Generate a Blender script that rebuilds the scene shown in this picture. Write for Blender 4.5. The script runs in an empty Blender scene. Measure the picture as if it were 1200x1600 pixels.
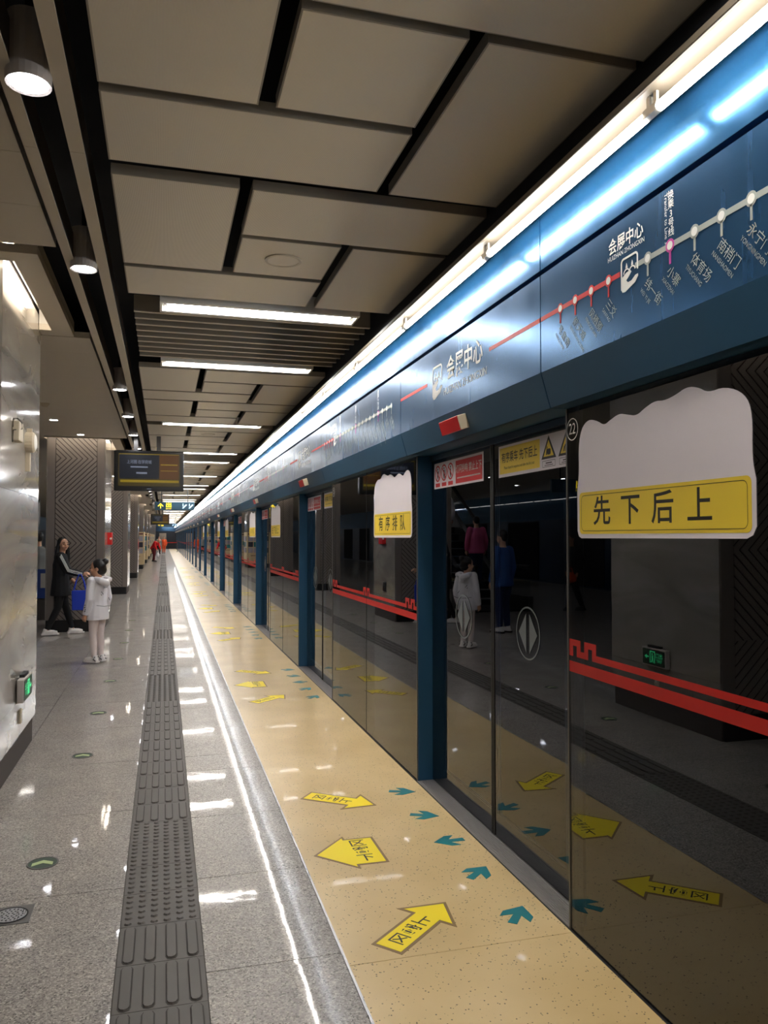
import bpy, bmesh, math, random
from mathutils import Vector, Matrix, Euler
random.seed(7)
PI = math.pi
R = math.radians
SC = bpy.context.scene
COL = SC.collection

# ------------------------------------------------------------------ camera, world, exposure
cam_d = bpy.data.cameras.new('camera')
cam_d.sensor_fit = 'VERTICAL'; cam_d.sensor_height = 36.0
cam_d.lens = 1231.0 / 1600.0 * 36.0
cam_d.clip_start = 0.05; cam_d.clip_end = 400
cam = bpy.data.objects.new('camera', cam_d); COL.objects.link(cam)
cam.location = (0, 0, 1.6)
cam.rotation_euler = (R(90 + 1.8146), 0, R(-15.627))
SC.camera = cam

world = bpy.data.worlds.new('world'); SC.world = world
world.use_nodes = True
world.node_tree.nodes['Background'].inputs[0].default_value = (0.55, 0.6, 0.7, 1)
world.node_tree.nodes['Background'].inputs[1].default_value = 0.012

SC.view_settings.view_transform = 'Standard'
SC.view_settings.look = 'None'
SC.view_settings.gamma = 1.0
SC.view_settings.use_curve_mapping = False
SC.view_settings.exposure = 1.85
STRIP_E = 13.0      # tubes above the screen-door header
CEIL_E = 11.0       # ceiling fluorescent fixtures
DOWN_E = 20.0       # cylinder downlights
COVE_E = 6.0        # light slots round the pillars

# ------------------------------------------------------------------ layout constants (metres)
YMIN, YEND = -7.0, 110.0
XP = 1.618           # fixed glass plane
XD = 1.72            # sliding leaf plane
XH = 1.50            # header front
MOD = 4.72           # screen-door module
DOOR0, DOOR1 = 2.95, 4.955      # first door opening
ZC = 3.08            # main ceiling
ZL = 3.24            # side bay ceiling
PIL0, PLEN, PPITCH = 5.25, 1.55, 9.0

# ------------------------------------------------------------------ materials
MATS = {}
def srgb(r, g, b):
    def f(c):
        c /= 255.0
        return c / 12.92 if c <= 0.04045 else ((c + 0.055) / 1.055) ** 2.4
    return (f(r), f(g), f(b), 1)

def mat(name, col=(0.5, 0.5, 0.5, 1), rough=0.5, metal=0.0, emit=None, es=1.0, spec=0.5, coat=0.0):
    m = bpy.data.materials.new(name); m.use_nodes = True
    b = m.node_tree.nodes['Principled BSDF']
    b.inputs['Base Color'].default_value = col
    b.inputs['Roughness'].default_value = rough
    b.inputs['Metallic'].default_value = metal
    b.inputs['Specular IOR Level'].default_value = spec
    b.inputs['Coat Weight'].default_value = coat
    if emit:
        b.inputs['Emission Color'].default_value = emit
        b.inputs['Emission Strength'].default_value = es
    MATS[name] = m
    return m

def nt(m): return m.node_tree.nodes, m.node_tree.links, m.node_tree.nodes['Principled BSDF']

def tex(nodes, links, kind, scale, coord='Object', vec=None, **kw):
    if vec is None:
        tc = nodes.new('ShaderNodeTexCoord'); vec = tc.outputs[coord]
    t = nodes.new(kind)
    if 'Scale' in t.inputs: t.inputs['Scale'].default_value = scale
    for k, v in kw.items():
        if k in t.inputs: t.inputs[k].default_value = v
        else: setattr(t, k, v)
    links.new(vec, t.inputs['Vector'])
    return t

def ramp(nodes, links, src, stops):
    r = nodes.new('ShaderNodeValToRGB')
    e = r.color_ramp.elements
    while len(e) < len(stops): e.new(0.5)
    for i, (p, c) in enumerate(stops):
        e[i].position = p; e[i].color = c
    links.new(src, r.inputs[0])
    return r

def mixc(nodes, links, fac, a, b, mode='MIX'):
    m = nodes.new('ShaderNodeMix'); m.data_type = 'RGBA'; m.blend_type = mode
    if isinstance(fac, float): m.inputs[0].default_value = fac
    else: links.new(fac, m.inputs[0])
    for s, v in ((6, a), (7, b)):
        if isinstance(v, tuple): m.inputs[s].default_value = v
        else: links.new(v, m.inputs[s])
    return m.outputs[2]

def bump(nodes, links, b, height, strength, dist=0.01):
    bp = nodes.new('ShaderNodeBump'); bp.inputs['Strength'].default_value = strength
    bp.inputs['Distance'].default_value = dist
    links.new(height, bp.inputs['Height']); links.new(bp.outputs[0], b.inputs['Normal'])

def world_pos(nodes):
    return nodes.new('ShaderNodeNewGeometry').outputs['Position']

def make_granite(name, c0, c1, c2, rough):
    m = mat(name, c1, rough, spec=0.35, coat=0.5); n, l, b = nt(m)
    b.inputs['Coat Roughness'].default_value = 0.035
    pos = world_pos(n)
    v = tex(n, l, 'ShaderNodeTexVoronoi', 170, vec=pos)
    sep = n.new('ShaderNodeSeparateColor'); l.new(v.outputs['Color'], sep.inputs[0])
    r1 = ramp(n, l, sep.outputs[0], [(0.0, c0), (0.28, c1), (0.62, c1), (1.0, c2)])
    nz = tex(n, l, 'ShaderNodeTexNoise', 3.0, vec=pos, Detail=3.0)
    r2 = ramp(n, l, nz.outputs[0], [(0.3, (0.86, 0.85, 0.84, 1)), (0.7, (1.05, 1.03, 1.0, 1))])
    l.new(mixc(n, l, 1.0, r1.outputs[0], r2.outputs[0], 'MULTIPLY'), b.inputs['Base Color'])
    rr = tex(n, l, 'ShaderNodeTexNoise', 5.0, vec=pos, Detail=4.0)
    mr = n.new('ShaderNodeMapRange'); mr.inputs['To Min'].default_value = rough * 0.7; mr.inputs['To Max'].default_value = rough * 1.5
    l.new(rr.outputs[0], mr.inputs[0]); l.new(mr.outputs[0], b.inputs['Roughness'])
    w = tex(n, l, 'ShaderNodeTexNoise', 9.0, vec=pos, Detail=2.0)
    bump(n, l, b, w.outputs[0], 0.015, 0.02)
    l.new(b.inputs['Normal'].links[0].from_socket, b.inputs['Coat Normal'])
    return m

make_granite('granite', srgb(82, 77, 74), srgb(150, 144, 138), srgb(196, 190, 182), 0.3)

m = mat('vinyl', srgb(205, 178, 128), 0.28, coat=0.15); n, l, b = nt(m)
pos = world_pos(n)
v = tex(n, l, 'ShaderNodeTexVoronoi', 62, vec=pos, Randomness=1.0)
v2 = tex(n, l, 'ShaderNodeTexNoise', 38, vec=pos)
fl = ramp(n, l, v.outputs['Distance'], [(0.0, (1, 1, 1, 1)), (0.17, (1, 1, 1, 1)), (0.21, (0, 0, 0, 1))])
sel = ramp(n, l, v2.outputs[0], [(0.47, (0, 0, 0, 1)), (0.51, (1, 1, 1, 1))])
fm = mixc(n, l, 1.0, fl.outputs[0], sel.outputs[0], 'MULTIPLY')
big = tex(n, l, 'ShaderNodeTexNoise', 1.6, vec=pos, Detail=3.0)
br = ramp(n, l, big.outputs[0], [(0.3, srgb(206, 178, 126)), (0.7, srgb(226, 200, 150))])
l.new(mixc(n, l, fm, br.outputs[0], srgb(88, 74, 56)), b.inputs['Base Color'])
wv = tex(n, l, 'ShaderNodeTexNoise', 7.0, vec=pos, Detail=2.0)
bump(n, l, b, wv.outputs[0], 0.05, 0.02)

m = mat('marble', srgb(178, 170, 160), 0.1, coat=0.1); n, l, b = nt(m)
pos = world_pos(n)
mp = n.new('ShaderNodeMapping'); mp.inputs['Scale'].default_value = (3, 0.5, 1.6); l.new(pos, mp.inputs[0])
nz = tex(n, l, 'ShaderNodeTexNoise', 1.6, vec=mp.outputs[0], Detail=7.0, Distortion=1.2)
rp = ramp(n, l, nz.outputs[0], [(0.25, srgb(124, 118, 110)), (0.5, srgb(150, 143, 134)), (0.75, srgb(172, 166, 158))])
l.new(rp.outputs[0], b.inputs['Base Color'])
wv = tex(n, l, 'ShaderNodeTexNoise', 5.0, vec=pos, Detail=2.0)
bump(n, l, b, wv.outputs[0], 0.005, 0.02)

m = mat('panel_metal', srgb(200, 190, 172), 0.45, metal=0.2); n, l, b = nt(m)
wv = tex(n, l, 'ShaderNodeTexWave', 85.0, wave_type='BANDS', bands_direction='X')
rp = ramp(n, l, wv.outputs['Fac'], [(0.25, srgb(190, 180, 163)), (0.6, srgb(230, 220, 202))])
l.new(rp.outputs[0], b.inputs['Base Color'])
mat('panel_plain', srgb(212, 202, 186), 0.45, metal=0.1)
mat('panel_edge', srgb(150, 141, 127), 0.5)

def brushed(name, col, rough, metal, strength=0.15, axis=(60, 2, 2)):
    m = mat(name, col, rough, metal); n, l, b = nt(m)
    mp = n.new('ShaderNodeMapping'); mp.inputs['Scale'].default_value = axis; l.new(world_pos(n), mp.inputs[0])
    nz = tex(n, l, 'ShaderNodeTexNoise', 3.0, vec=mp.outputs[0], Detail=5.0)
    mr = n.new('ShaderNodeMapRange'); mr.inputs['To Min'].default_value = rough * 0.75; mr.inputs['To Max'].default_value = rough * 1.35
    l.new(nz.outputs[0], mr.inputs[0]); l.new(mr.outputs[0], b.inputs['Roughness'])
    bump(n, l, b, nz.outputs[0], strength, 0.004)
    return m
brushed('header_blue', srgb(50, 98, 142), 0.24, 0.75, 0.03, (1, 6, 1))
brushed('header_upper', srgb(54, 112, 160), 0.18, 0.75, 0.03, (1, 6, 1))
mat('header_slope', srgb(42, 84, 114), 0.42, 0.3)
mat('frame_blue', srgb(40, 86, 122), 0.35, 0.35)
mat('frame_dark', srgb(24, 46, 70), 0.3, 0.3)
mat('gasket', srgb(20, 20, 22), 0.6)
mat('void_black', srgb(15, 18, 24), 0.9)
mat('tunnel', srgb(24, 24, 28), 0.9)
brushed('steel', srgb(176, 176, 178), 0.28, 0.9, 0.1)
brushed('steel_dark', srgb(110, 108, 106), 0.35, 0.8, 0.1)
mat('threshold_steel', srgb(150, 146, 146), 0.4, 0.5)
mat('beam_cream', srgb(190, 178, 158), 0.5)
mat('beam_side', srgb(62, 56, 50), 0.6)
mat('lamp_grey', srgb(186, 178, 172), 0.5, 0.3)
mat('white_paint', srgb(232, 228, 220), 0.4)
mat('reflector', srgb(80, 72, 60), 0.5, 0.0)
mat('tactile', srgb(84, 79, 74), 0.55)
mat('tactile_dirt_shade', srgb(58, 53, 49), 0.8)
mat('grout', srgb(88, 82, 76), 0.8)
mat('baseboard', srgb(26, 25, 26), 0.3)
mat('chevron_stone', srgb(132, 122, 115), 0.55)
mat('chevron_rib', srgb(142, 132, 124), 0.5)
mat('groove', srgb(80, 72, 68), 0.8)
mat('yellow', srgb(255, 230, 14), 0.5)
mat('yellow_sign', srgb(240, 208, 62), 0.4)
mat('tape_brown', srgb(140, 112, 72), 0.45)
mat('ink', srgb(34, 28, 20), 0.5)
mat('teal', srgb(18, 122, 132), 0.4)
mat('white_print', srgb(222, 222, 216), 0.5)
mat('grey_print', srgb(150, 156, 150), 0.5)
mat('sticker_white', srgb(226, 218, 224), 0.4)
mat('red_print', srgb(200, 30, 34), 0.45)
mat('red_band', srgb(182, 22, 14), 0.5)
mat('magenta', srgb(190, 60, 150), 0.45)
mat('frost', srgb(104, 110, 112), 0.6)
mat('red_plastic', srgb(196, 20, 24), 0.3, emit=(0.7, 0.02, 0.02, 1), es=0.02)
mat('beige_plastic', srgb(196, 182, 156), 0.5)
mat('green_glow', srgb(40, 160, 90), 0.4, emit=(0.06, 0.75, 0.28, 1), es=0.35)
mat('green_dark', srgb(46, 66, 52), 0.5)
mat('glow_arrow', srgb(178, 196, 138), 0.45)
mat('black_plastic', srgb(18, 17, 17), 0.3)
mat('sign_blue', srgb(34, 68, 88), 0.4)
mat('sign_yellow', srgb(236, 200, 30), 0.4, emit=(0.85, 0.6, 0.02, 1), es=0.6)
mat('sign_pale', srgb(170, 205, 230), 0.4, emit=(0.4, 0.6, 0.8, 1), es=0.35)
mat('screen_navy', srgb(7, 8, 14), 0.5, emit=(0.012, 0.018, 0.04, 1), es=0.06)
mat('screen_orange', srgb(48, 25, 6), 0.5, emit=(0.30, 0.11, 0.012, 1), es=0.05)
mat('screen_olive', srgb(40, 32, 6), 0.5, emit=(0.16, 0.11, 0.004, 1), es=0.05)
mat('screen_yellow', srgb(90, 74, 8), 0.5, emit=(0.55, 0.40, 0.01, 1), es=0.08)
mat('screen_pale', srgb(60, 64, 80), 0.5, emit=(0.35, 0.4, 0.5, 1), es=0.10)
mat('tube_white', (1, 1, 1, 1), 0.4, emit=(1.0, 0.96, 0.9, 1), es=STRIP_E)
mat('tube_far', (1, 1, 1, 1), 0.4, emit=(1.0, 0.96, 0.9, 1), es=0.5)
mat('fixture_glow', (1, 1, 1, 1), 0.4, emit=(1.0, 0.965, 0.92, 1), es=CEIL_E)
mat('down_glow', (1, 1, 1, 1), 0.4, emit=(0.93, 0.94, 1.0, 1), es=DOWN_E)
mat('cove_glow', (1, 1, 1, 1), 0.4, emit=(1.0, 0.9, 0.76, 1), es=COVE_E)
mat('end_wall_blue', srgb(30, 66, 96), 0.5)
mat('end_wall_dark', srgb(26, 32, 42), 0.4)
mat('door_beige', srgb(150, 136, 120), 0.5)
mat('board_cream', srgb(222, 196, 152), 0.5)
mat('poster_grey', srgb(176, 168, 176), 0.5)
mat('poster_dark', srgb(52, 50, 62), 0.5)
mat('poster_teal', srgb(34, 128, 130), 0.5)
mat('poster_blue', srgb(52, 84, 168), 0.5)
mat('wood_brown', srgb(126, 84, 58), 0.5)
# people
mat('skin', srgb(206, 156, 126), 0.5)
mat('hair', srgb(16, 13, 13), 0.45)
mat('cloth_black', srgb(16, 16, 19), 0.8)
mat('cloth_white', srgb(230, 226, 230), 0.6)
mat('tights', srgb(228, 212, 208), 0.7)
mat('shoe_white', srgb(232, 226, 222), 0.5)
mat('shoe_dark', srgb(34, 30, 34), 0.5)
mat('bag_blue', srgb(22, 60, 190), 0.6)
mat('cloth_red', srgb(212, 20, 26), 0.7)
mat('cloth_maroon', srgb(92, 16, 26), 0.7)
mat('cloth_orange', srgb(226, 84, 32), 0.7)
mat('cloth_blue', srgb(44, 84, 148), 0.7)
mat('cloth_navy', srgb(30, 44, 84), 0.7)
mat('cloth_pink', srgb(220, 96, 140), 0.7)
mat('cloth_grey', srgb(120, 122, 120), 0.7)
mat('lip', srgb(150, 70, 66), 0.5)

def make_glass(name, tint, ior):
    m = bpy.data.materials.new(name); m.use_nodes = True
    nodes, links = m.node_tree.nodes, m.node_tree.links
    nodes.remove(nodes['Principled BSDF']); out = nodes['Material Output']
    tr = nodes.new('ShaderNodeBsdfTransparent'); tr.inputs[0].default_value = tint
    gl = nodes.new('ShaderNodeBsdfGlossy'); gl.inputs['Roughness'].default_value = 0.0
    gl.inputs[0].default_value = (0.92, 0.95, 1.0, 1)
    fr = nodes.new('ShaderNodeFresnel'); fr.inputs[0].default_value = ior
    mx = nodes.new('ShaderNodeMixShader')
    links.new(fr.outputs[0], mx.inputs[0]); links.new(tr.outputs[0], mx.inputs[1]); links.new(gl.outputs[0], mx.inputs[2])
    links.new(mx.outputs[0], out.inputs[0])
    MATS[name] = m
make_glass('glass', (0.62, 0.66, 0.70, 1), 1.85)
make_glass('clear_glass', (0.8, 0.85, 0.85, 1), 1.45)

# ------------------------------------------------------------------ mesh helpers
def M(name): return MATS[name]

class MB:
    """collects primitive shapes into one mesh; materials by name"""
    def __init__(self): self.v = []; self.f = []; self.mi = []; self.ms = []
    def _m(self, m):
        if m not in self.ms: self.ms.append(m)
        return self.ms.index(m)
    def add(self, vs, fs, m):
        o = len(self.v); k = self._m(m)
        self.v += [tuple(x) for x in vs]
        for f in fs: self.f.append(tuple(i + o for i in f)); self.mi.append(k)
        return self
    def box(self, x0, x1, y0, y1, z0, z1, m, mat4=None):
        vs = [Vector((x, y, z)) for z in (z0, z1) for y in (y0, y1) for x in (x0, x1)]
        if mat4: vs = [mat4 @ p for p in vs]
        return self.add(vs, [(0, 2, 3, 1), (4, 5, 7, 6), (0, 1, 5, 4), (2, 6, 7, 3), (0, 4, 6, 2), (1, 3, 7, 5)], m)
    def prism(self, poly, d, m, mat4=None):
        """poly: 2D points (local xy, ccw); extruded along local z from 0 to d"""
        nn = len(poly)
        vs = [Vector((p[0], p[1], 0)) for p in poly] + [Vector((p[0], p[1], d)) for p in poly]
        if mat4: vs = [mat4 @ p for p in vs]
        fs = [tuple(range(nn - 1, -1, -1)), tuple(range(nn, 2 * nn))]
        fs += [(i, (i + 1) % nn, nn + (i + 1) % nn, nn + i) for i in range(nn)]
        return self.add(vs, fs, m)
    def tube(self, pts, r, m, seg=10, caps=True):
        pts = [Vector(p) for p in pts]
        rs = r if isinstance(r, (list, tuple)) else [r] * len(pts)
        vs = []; fs = []
        up = Vector((0, 0, 1))
        for i, p in enumerate(pts):
            d = (pts[min(i + 1, len(pts) - 1)] - pts[max(i - 1, 0)]).normalized()
            a = d.cross(up) if abs(d.z) < 0.95 else d.cross(Vector((0, 1, 0)))
            a.normalize(); b2 = d.cross(a)
            for k in range(seg):
                t = 2 * PI * k / seg
                vs.append(p + rs[i] * (math.cos(t) * a + math.sin(t) * b2))
        for i in range(len(pts) - 1):
            for k in range(seg):
                fs.append((i * seg + k, (i + 1) * seg + k, (i + 1) * seg + (k + 1) % seg, i * seg + (k + 1) % seg))
        if caps:
            fs.append(tuple(range(seg))); fs.append(tuple((len(pts) - 1) * seg + k for k in range(seg - 1, -1, -1)))
        return self.add(vs, fs, m)
    def disc(self, c, r, m, ax='z', d=0.002, seg=24):
        c = Vector(c)
        poly = [(r * math.cos(2 * PI * k / seg), r * math.sin(2 * PI * k / seg)) for k in range(seg)]
        return self.prism(poly, d, m, Matrix.Translation(c))
    def ring(self, c, r0, r1, d, m, mat4=None, seg=28):
        vs = []; fs = []
        for z in (0, d):
            for rr in (r0, r1):
                for k in range(seg):
                    t = 2 * PI * k / seg
                    p = Vector((c[0] + rr * math.cos(t), c[1] + rr * math.sin(t), c[2] + z))
                    vs.append(mat4 @ p if mat4 else p)
        for k in range(seg):
            j = (k + 1) % seg
            a, b_, c_, d_ = 0, seg, 2 * seg, 3 * seg
            fs += [(a + k, a + j, b_ + j, b_ + k)[::-1], (c_ + k, c_ + j, d_ + j, d_ + k), (b_ + k, b_ + j, d_ + j, d_ + k), (a + k, c_ + k, c_ + j, a + j)]
        return self.add(vs, fs, m)
    def mesh(self, me, mat4, m):
        return self.add([mat4 @ v.co for v in me.vertices], [tuple(p.vertices) for p in me.polygons], m)
    def data(self, name, smooth=False):
        me = bpy.data.meshes.new(name); me.from_pydata(self.v, [], self.f)
        for s in self.ms: me.materials.append(M(s))
        me.polygons.foreach_set('material_index', self.mi)
        if smooth: me.polygons.foreach_set('use_smooth', [True] * len(self.f))
        me.update()
        return me
    def build(self, name, parent=None, loc=(0, 0, 0), smooth=False, label=None, bevel=0):
        o = bpy.data.objects.new(name, self.data(name, smooth)); COL.objects.link(o)
        o.location = loc; o.parent = parent
        if label: o['label'] = label
        if bevel:
            b = o.modifiers.new('bevel', 'BEVEL'); b.width = bevel; b.segments = 2; b.limit_method = 'ANGLE'
        return o

def tag(o, label=None, cat=None, group=None, kind=None):
    if label: o['label'] = label
    if cat: o['category'] = cat
    if group: o['group'] = group
    if kind: o['kind'] = kind
    return o
def empty(name, loc, label=None, cat=None, group=None, rz=0, kind=None):
    o = bpy.data.objects.new(name, None); COL.objects.link(o)
    o.location = loc; o.rotation_euler = (0, 0, rz); o.empty_display_size = 0.1
    return tag(o, label, cat, group, kind)
def link_copy(o, name, parent=None, loc=None):
    c = o.copy(); COL.objects.link(c); c.name = name; c.parent = parent
    if loc is not None: c.location = loc
    return c
def copy_tree(o, parent=None, loc=None, label=None):
    c = o.copy(); COL.objects.link(c); c.parent = parent
    if loc is not None: c.location = loc
    if label: c['label'] = label
    for ch in list(o.children): copy_tree(ch, c)
    return c

TMP = bpy.data.scenes.new('workbench')
def bake(o):
    """evaluated mesh of a lone object, worked out in a scratch scene to stay quick"""
    TMP.collection.objects.link(o)
    vl = TMP.view_layers[0]; vl.update()
    me = bpy.data.meshes.new_from_object(o.evaluated_get(vl.depsgraph))
    TMP.collection.objects.unlink(o)
    return me
_T = {}
def text_mesh(s, bold=0.0, align='CENTER', res=3):
    key = (s, bold, align)
    if key in _T: return _T[key]
    cu = bpy.data.curves.new('txt', 'FONT'); cu.body = s; cu.resolution_u = res; cu.offset = bold
    cu.align_x = align; cu.align_y = 'CENTER'
    o = bpy.data.objects.new('txt', cu)
    me = bake(o)
    bpy.data.objects.remove(o); bpy.data.curves.remove(cu)
    _T[key] = me
    return me
def wallm(y, z, x=0.0, rot=0.0, sx=1.0, sy=1.0):
    """local xy -> wall facing -X: local x runs to -Y, local y up, normal to -X"""
    b3 = Matrix(((0, 0, -1, x), (-1, 0, 0, y), (0, 1, 0, z), (0, 0, 0, 1)))
    return b3 @ Matrix.Rotation(rot, 4, 'Z') @ Matrix.Diagonal((sx, sy, 1, 1))
def frontm(x, y, z, rot=0.0, sx=1.0, sy=1.0):
    """local xy -> wall facing -Y"""
    b3 = Matrix(((1, 0, 0, x), (0, 0, -1, y), (0, 1, 0, z), (0, 0, 0, 1)))
    return b3 @ Matrix.Rotation(rot, 4, 'Z') @ Matrix.Diagonal((sx, sy, 1, 1))
def floorm(x, y, z, rot=0.0, sx=1.0, sy=1.0):
    return Matrix.Translation((x, y, z)) @ Matrix.Rotation(rot, 4, 'Z') @ Matrix.Diagonal((sx, sy, 1, 1))

ONES = ['', 'first', 'second', 'third', 'fourth', 'fifth', 'sixth', 'seventh', 'eighth', 'ninth', 'tenth', 'eleventh', 'twelfth',
        'thirteenth', 'fourteenth', 'fifteenth', 'sixteenth', 'seventeenth', 'eighteenth', 'nineteenth']
TENS = {2: ('twentieth', 'twenty'), 3: ('thirtieth', 'thirty'), 4: ('fortieth', 'forty'), 5: ('fiftieth', 'fifty'),
        6: ('sixtieth', 'sixty'), 7: ('seventieth', 'seventy'), 8: ('eightieth', 'eighty'), 9: ('ninetieth', 'ninety')}
def nth(k):
    if k < 20: return ONES[k]
    t, o = divmod(k, 10)
    return TENS[t][0] if o == 0 else TENS[t][1] + '-' + ONES[o]

def rounded(w, h, r, seg=5, x0=0, y0=0):
    pts = []
    for cx, cy, a0 in ((w - r, r, -90), (w - r, h - r, 0), (r, h - r, 90), (r, r, 180)):
        for k in range(seg + 1):
            a = R(a0 + 90 * k / seg); pts.append((x0 + cx + r * math.cos(a), y0 + cy + r * math.sin(a)))
    return pts

# ------------------------------------------------------------------ floor
floor = MB().box(-9.6, XP + 0.02, YMIN, YEND, -0.25, -0.006, 'grout').build('floor')
tag(floor, 'polished grey granite platform floor with beige strip', kind='structure')
ys_r = [0.5, 1.34, 2.18, 3.014, 3.838, 4.67, 5.585, 5.965]
while ys_r[-1] < 32: ys_r.append(ys_r[-1] + 0.83)
def slab_data(w, h, gap=0.002):
    return MB().box(gap, w - gap, gap, h - gap, -0.006, 0, 'granite').data('floor_slab')
_sd = {}
def slab(x0, x1, y0, y1, name='floor_slab'):
    k = (round(x1 - x0, 3), round(y1 - y0, 3))
    if k not in _sd: _sd[k] = slab_data(*k)
    o = bpy.data.objects.new(name, _sd[k]); COL.objects.link(o); o.location = (x0, y0, 0); o.parent = floor
    return o
for i in range(len(ys_r) - 1): slab(0.163, 0.672, ys_r[i], ys_r[i + 1])
ylast = ys_r[-1]
xs_l = [-0.157, -0.985, -1.815, -2.645, -3.475]
ys_l = [0.5, 1.6, 2.72, 3.83, 4.90, 5.962]
while ys_l[-1] < 24: ys_l.append(ys_l[-1] + 1.07)
for j in range(len(xs_l) - 1):
    for i in range(len(ys_l) - 1):
        slab(xs_l[j + 1], xs_l[j], ys_l[i], ys_l[i + 1])
rest = MB()
rest.box(0.163, 0.672, ylast, YEND, -0.006, 0, 'granite').box(0.163, 0.672, YMIN, 0.5, -0.006, 0, 'granite')
rest.box(xs_l[-1], -0.157, ys_l[-1], YEND, -0.006, 0, 'granite').box(xs_l[-1], -0.157, YMIN, 0.5, -0.006, 0, 'granite')
rest.box(-9.6, xs_l[-1], YMIN, YEND, -0.006, 0, 'granite')
tag(rest.build('floor_slab_field', floor), kind='stuff')
MB().box(0.672, 0.682, YMIN, YEND, -0.006, 0.0015, 'steel').build('edge_trim', floor)
MB().box(0.682, XP - 0.012, YMIN, 2.915, -0.006, 0, 'vinyl').build('vinyl_sheet', floor)
MB().box(0.682, XP - 0.012, 2.918, YEND, -0.006, 0, 'vinyl').build('vinyl_sheet', floor)

# tactile paving: bar tiles with dot tiles in front of every door
def stadium(cx, cy, w, h, seg=4):
    r = w / 2; pts = []
    for s, a0 in ((1, 0), (-1, 180)):
        for k in range(seg + 1):
            a = R(a0 + 180 * k / seg); pts.append((cx + r * math.cos(a), cy + s * (h / 2 - r) + r * math.sin(a)))
    return pts
TL = 0.305
def frustum(mb, poly, h, inset, m):
    cx = sum(p[0] for p in poly) / len(poly); cy = sum(p[1] for p in poly) / len(poly)
    nn = len(poly)
    top = []
    for p in poly:
        d = math.hypot(p[0] - cx, p[1] - cy); k = (d - inset) / d
        top.append((cx + (p[0] - cx) * k, cy + (p[1] - cy) * k))
    vs = [(p[0], p[1], 0.001) for p in poly] + [(p[0], p[1], h) for p in top]
    mb.add(vs, [tuple(range(nn, 2 * nn))] + [(i, (i + 1) % nn, nn + (i + 1) % nn, nn + i) for i in range(nn)], m)
bar = MB().box(-0.155, 0.161, 0.001, TL - 0.001, -0.006, 0.002, 'tactile')
for k in range(4):
    bar.prism(stadium(-0.116 + 0.0795 * k, TL / 2, 0.046, 0.294)[::1], 0.0026, 'tactile_dirt_shade')  # dark outline round the bar: groove dirt and shade painted as one colour
    frustum(bar, stadium(-0.116 + 0.0795 * k, TL / 2, 0.036, 0.285), 0.0075, 0.004, 'tactile')
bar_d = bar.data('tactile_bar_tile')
dot = MB().box(-0.155, 0.161, 0.001, TL - 0.001, -0.006, 0.002, 'tactile')
for i in range(6):
    for j in range(6):
        cx, cy = -0.128 + 0.052 * i, 0.025 + 0.051 * j
        frustum(dot, [(cx + 0.017 * math.cos(2 * PI * k / 8), cy + 0.017 * math.sin(2 * PI * k / 8)) for k in range(8)], 0.0075, 0.007, 'tactile')
dot_d = dot.data('tactile_dot_tile')
ndot = 0
y = 3.44 - TL * 11
while y < 72:
    ph = (y + 0.15 - 3.44) % MOD
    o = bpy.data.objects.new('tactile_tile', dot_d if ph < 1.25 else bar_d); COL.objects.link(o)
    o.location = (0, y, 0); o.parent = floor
    y += TL
MB().box(-0.155, 0.161, y, YEND, -0.006, 0.004, 'tactile').box(-0.155, 0.161, YMIN, 3.44 - TL * 11, -0.006, 0.004, 'tactile').build('tactile_strip', floor)

# floor stickers -----------------------------------------------------------
def arrow_poly(L, w, hl, hw):
    return [(0, -w / 2), (L - hl, -w / 2), (L - hl, -hw / 2), (L, 0), (L - hl, hw / 2), (L - hl, w / 2), (0, w / 2)]
def outset(poly, d):
    n = len(poly); out = []
    for i in range(n):
        a, b_, c = Vector(poly[i - 1]), Vector(poly[i]), Vector(poly[(i + 1) % n])
        e1 = (b_ - a).normalized(); e2 = (c - b_).normalized()
        n1 = Vector((e1.y, -e1.x)); n2 = Vector((e2.y, -e2.x))
        k = (n1 + n2) / max(0.35, 1 + n1.dot(n2))
        out.append(tuple(b_ + d * k))
    return out
def yellow_arrow(loc, ang, poly, chars, tpos, tsz, trot, label, group):
    root = empty('floor_arrow', loc, label, 'floor sticker', group, rz=ang)
    MB().prism(outset(poly, 0.014), 0.0012, 'tape_brown').build('tape_border', root)
    MB().prism(poly, 0.0022, 'yellow').build('arrow_face', root)
    t = MB()
    for (tx, ty), ch in zip(tpos, chars):
        t.mesh(text_mesh(ch, 0.008), floorm(tx, ty, 0.0026, trot, tsz, tsz), 'ink')
    t.build('lettering', root)
    return root
P_IN = arrow_poly(0.44, 0.115, 0.135, 0.235)
P_OUT = [(0.0, -0.155), (0.15, -0.155), (0.15, -0.185), (0.315, 0), (0.15, 0.185), (0.15, 0.155), (0.0, 0.155)]
P_TEAL = [(-0.085, 0.02), (-0.004, 0.017), (-0.045, 0.066), (0.004, 0.066), (0.082, 0.0), (0.004, -0.066), (-0.045, -0.066), (-0.004, -0.017), (-0.085, -0.02)][::-1]
DC = 3.95
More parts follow.
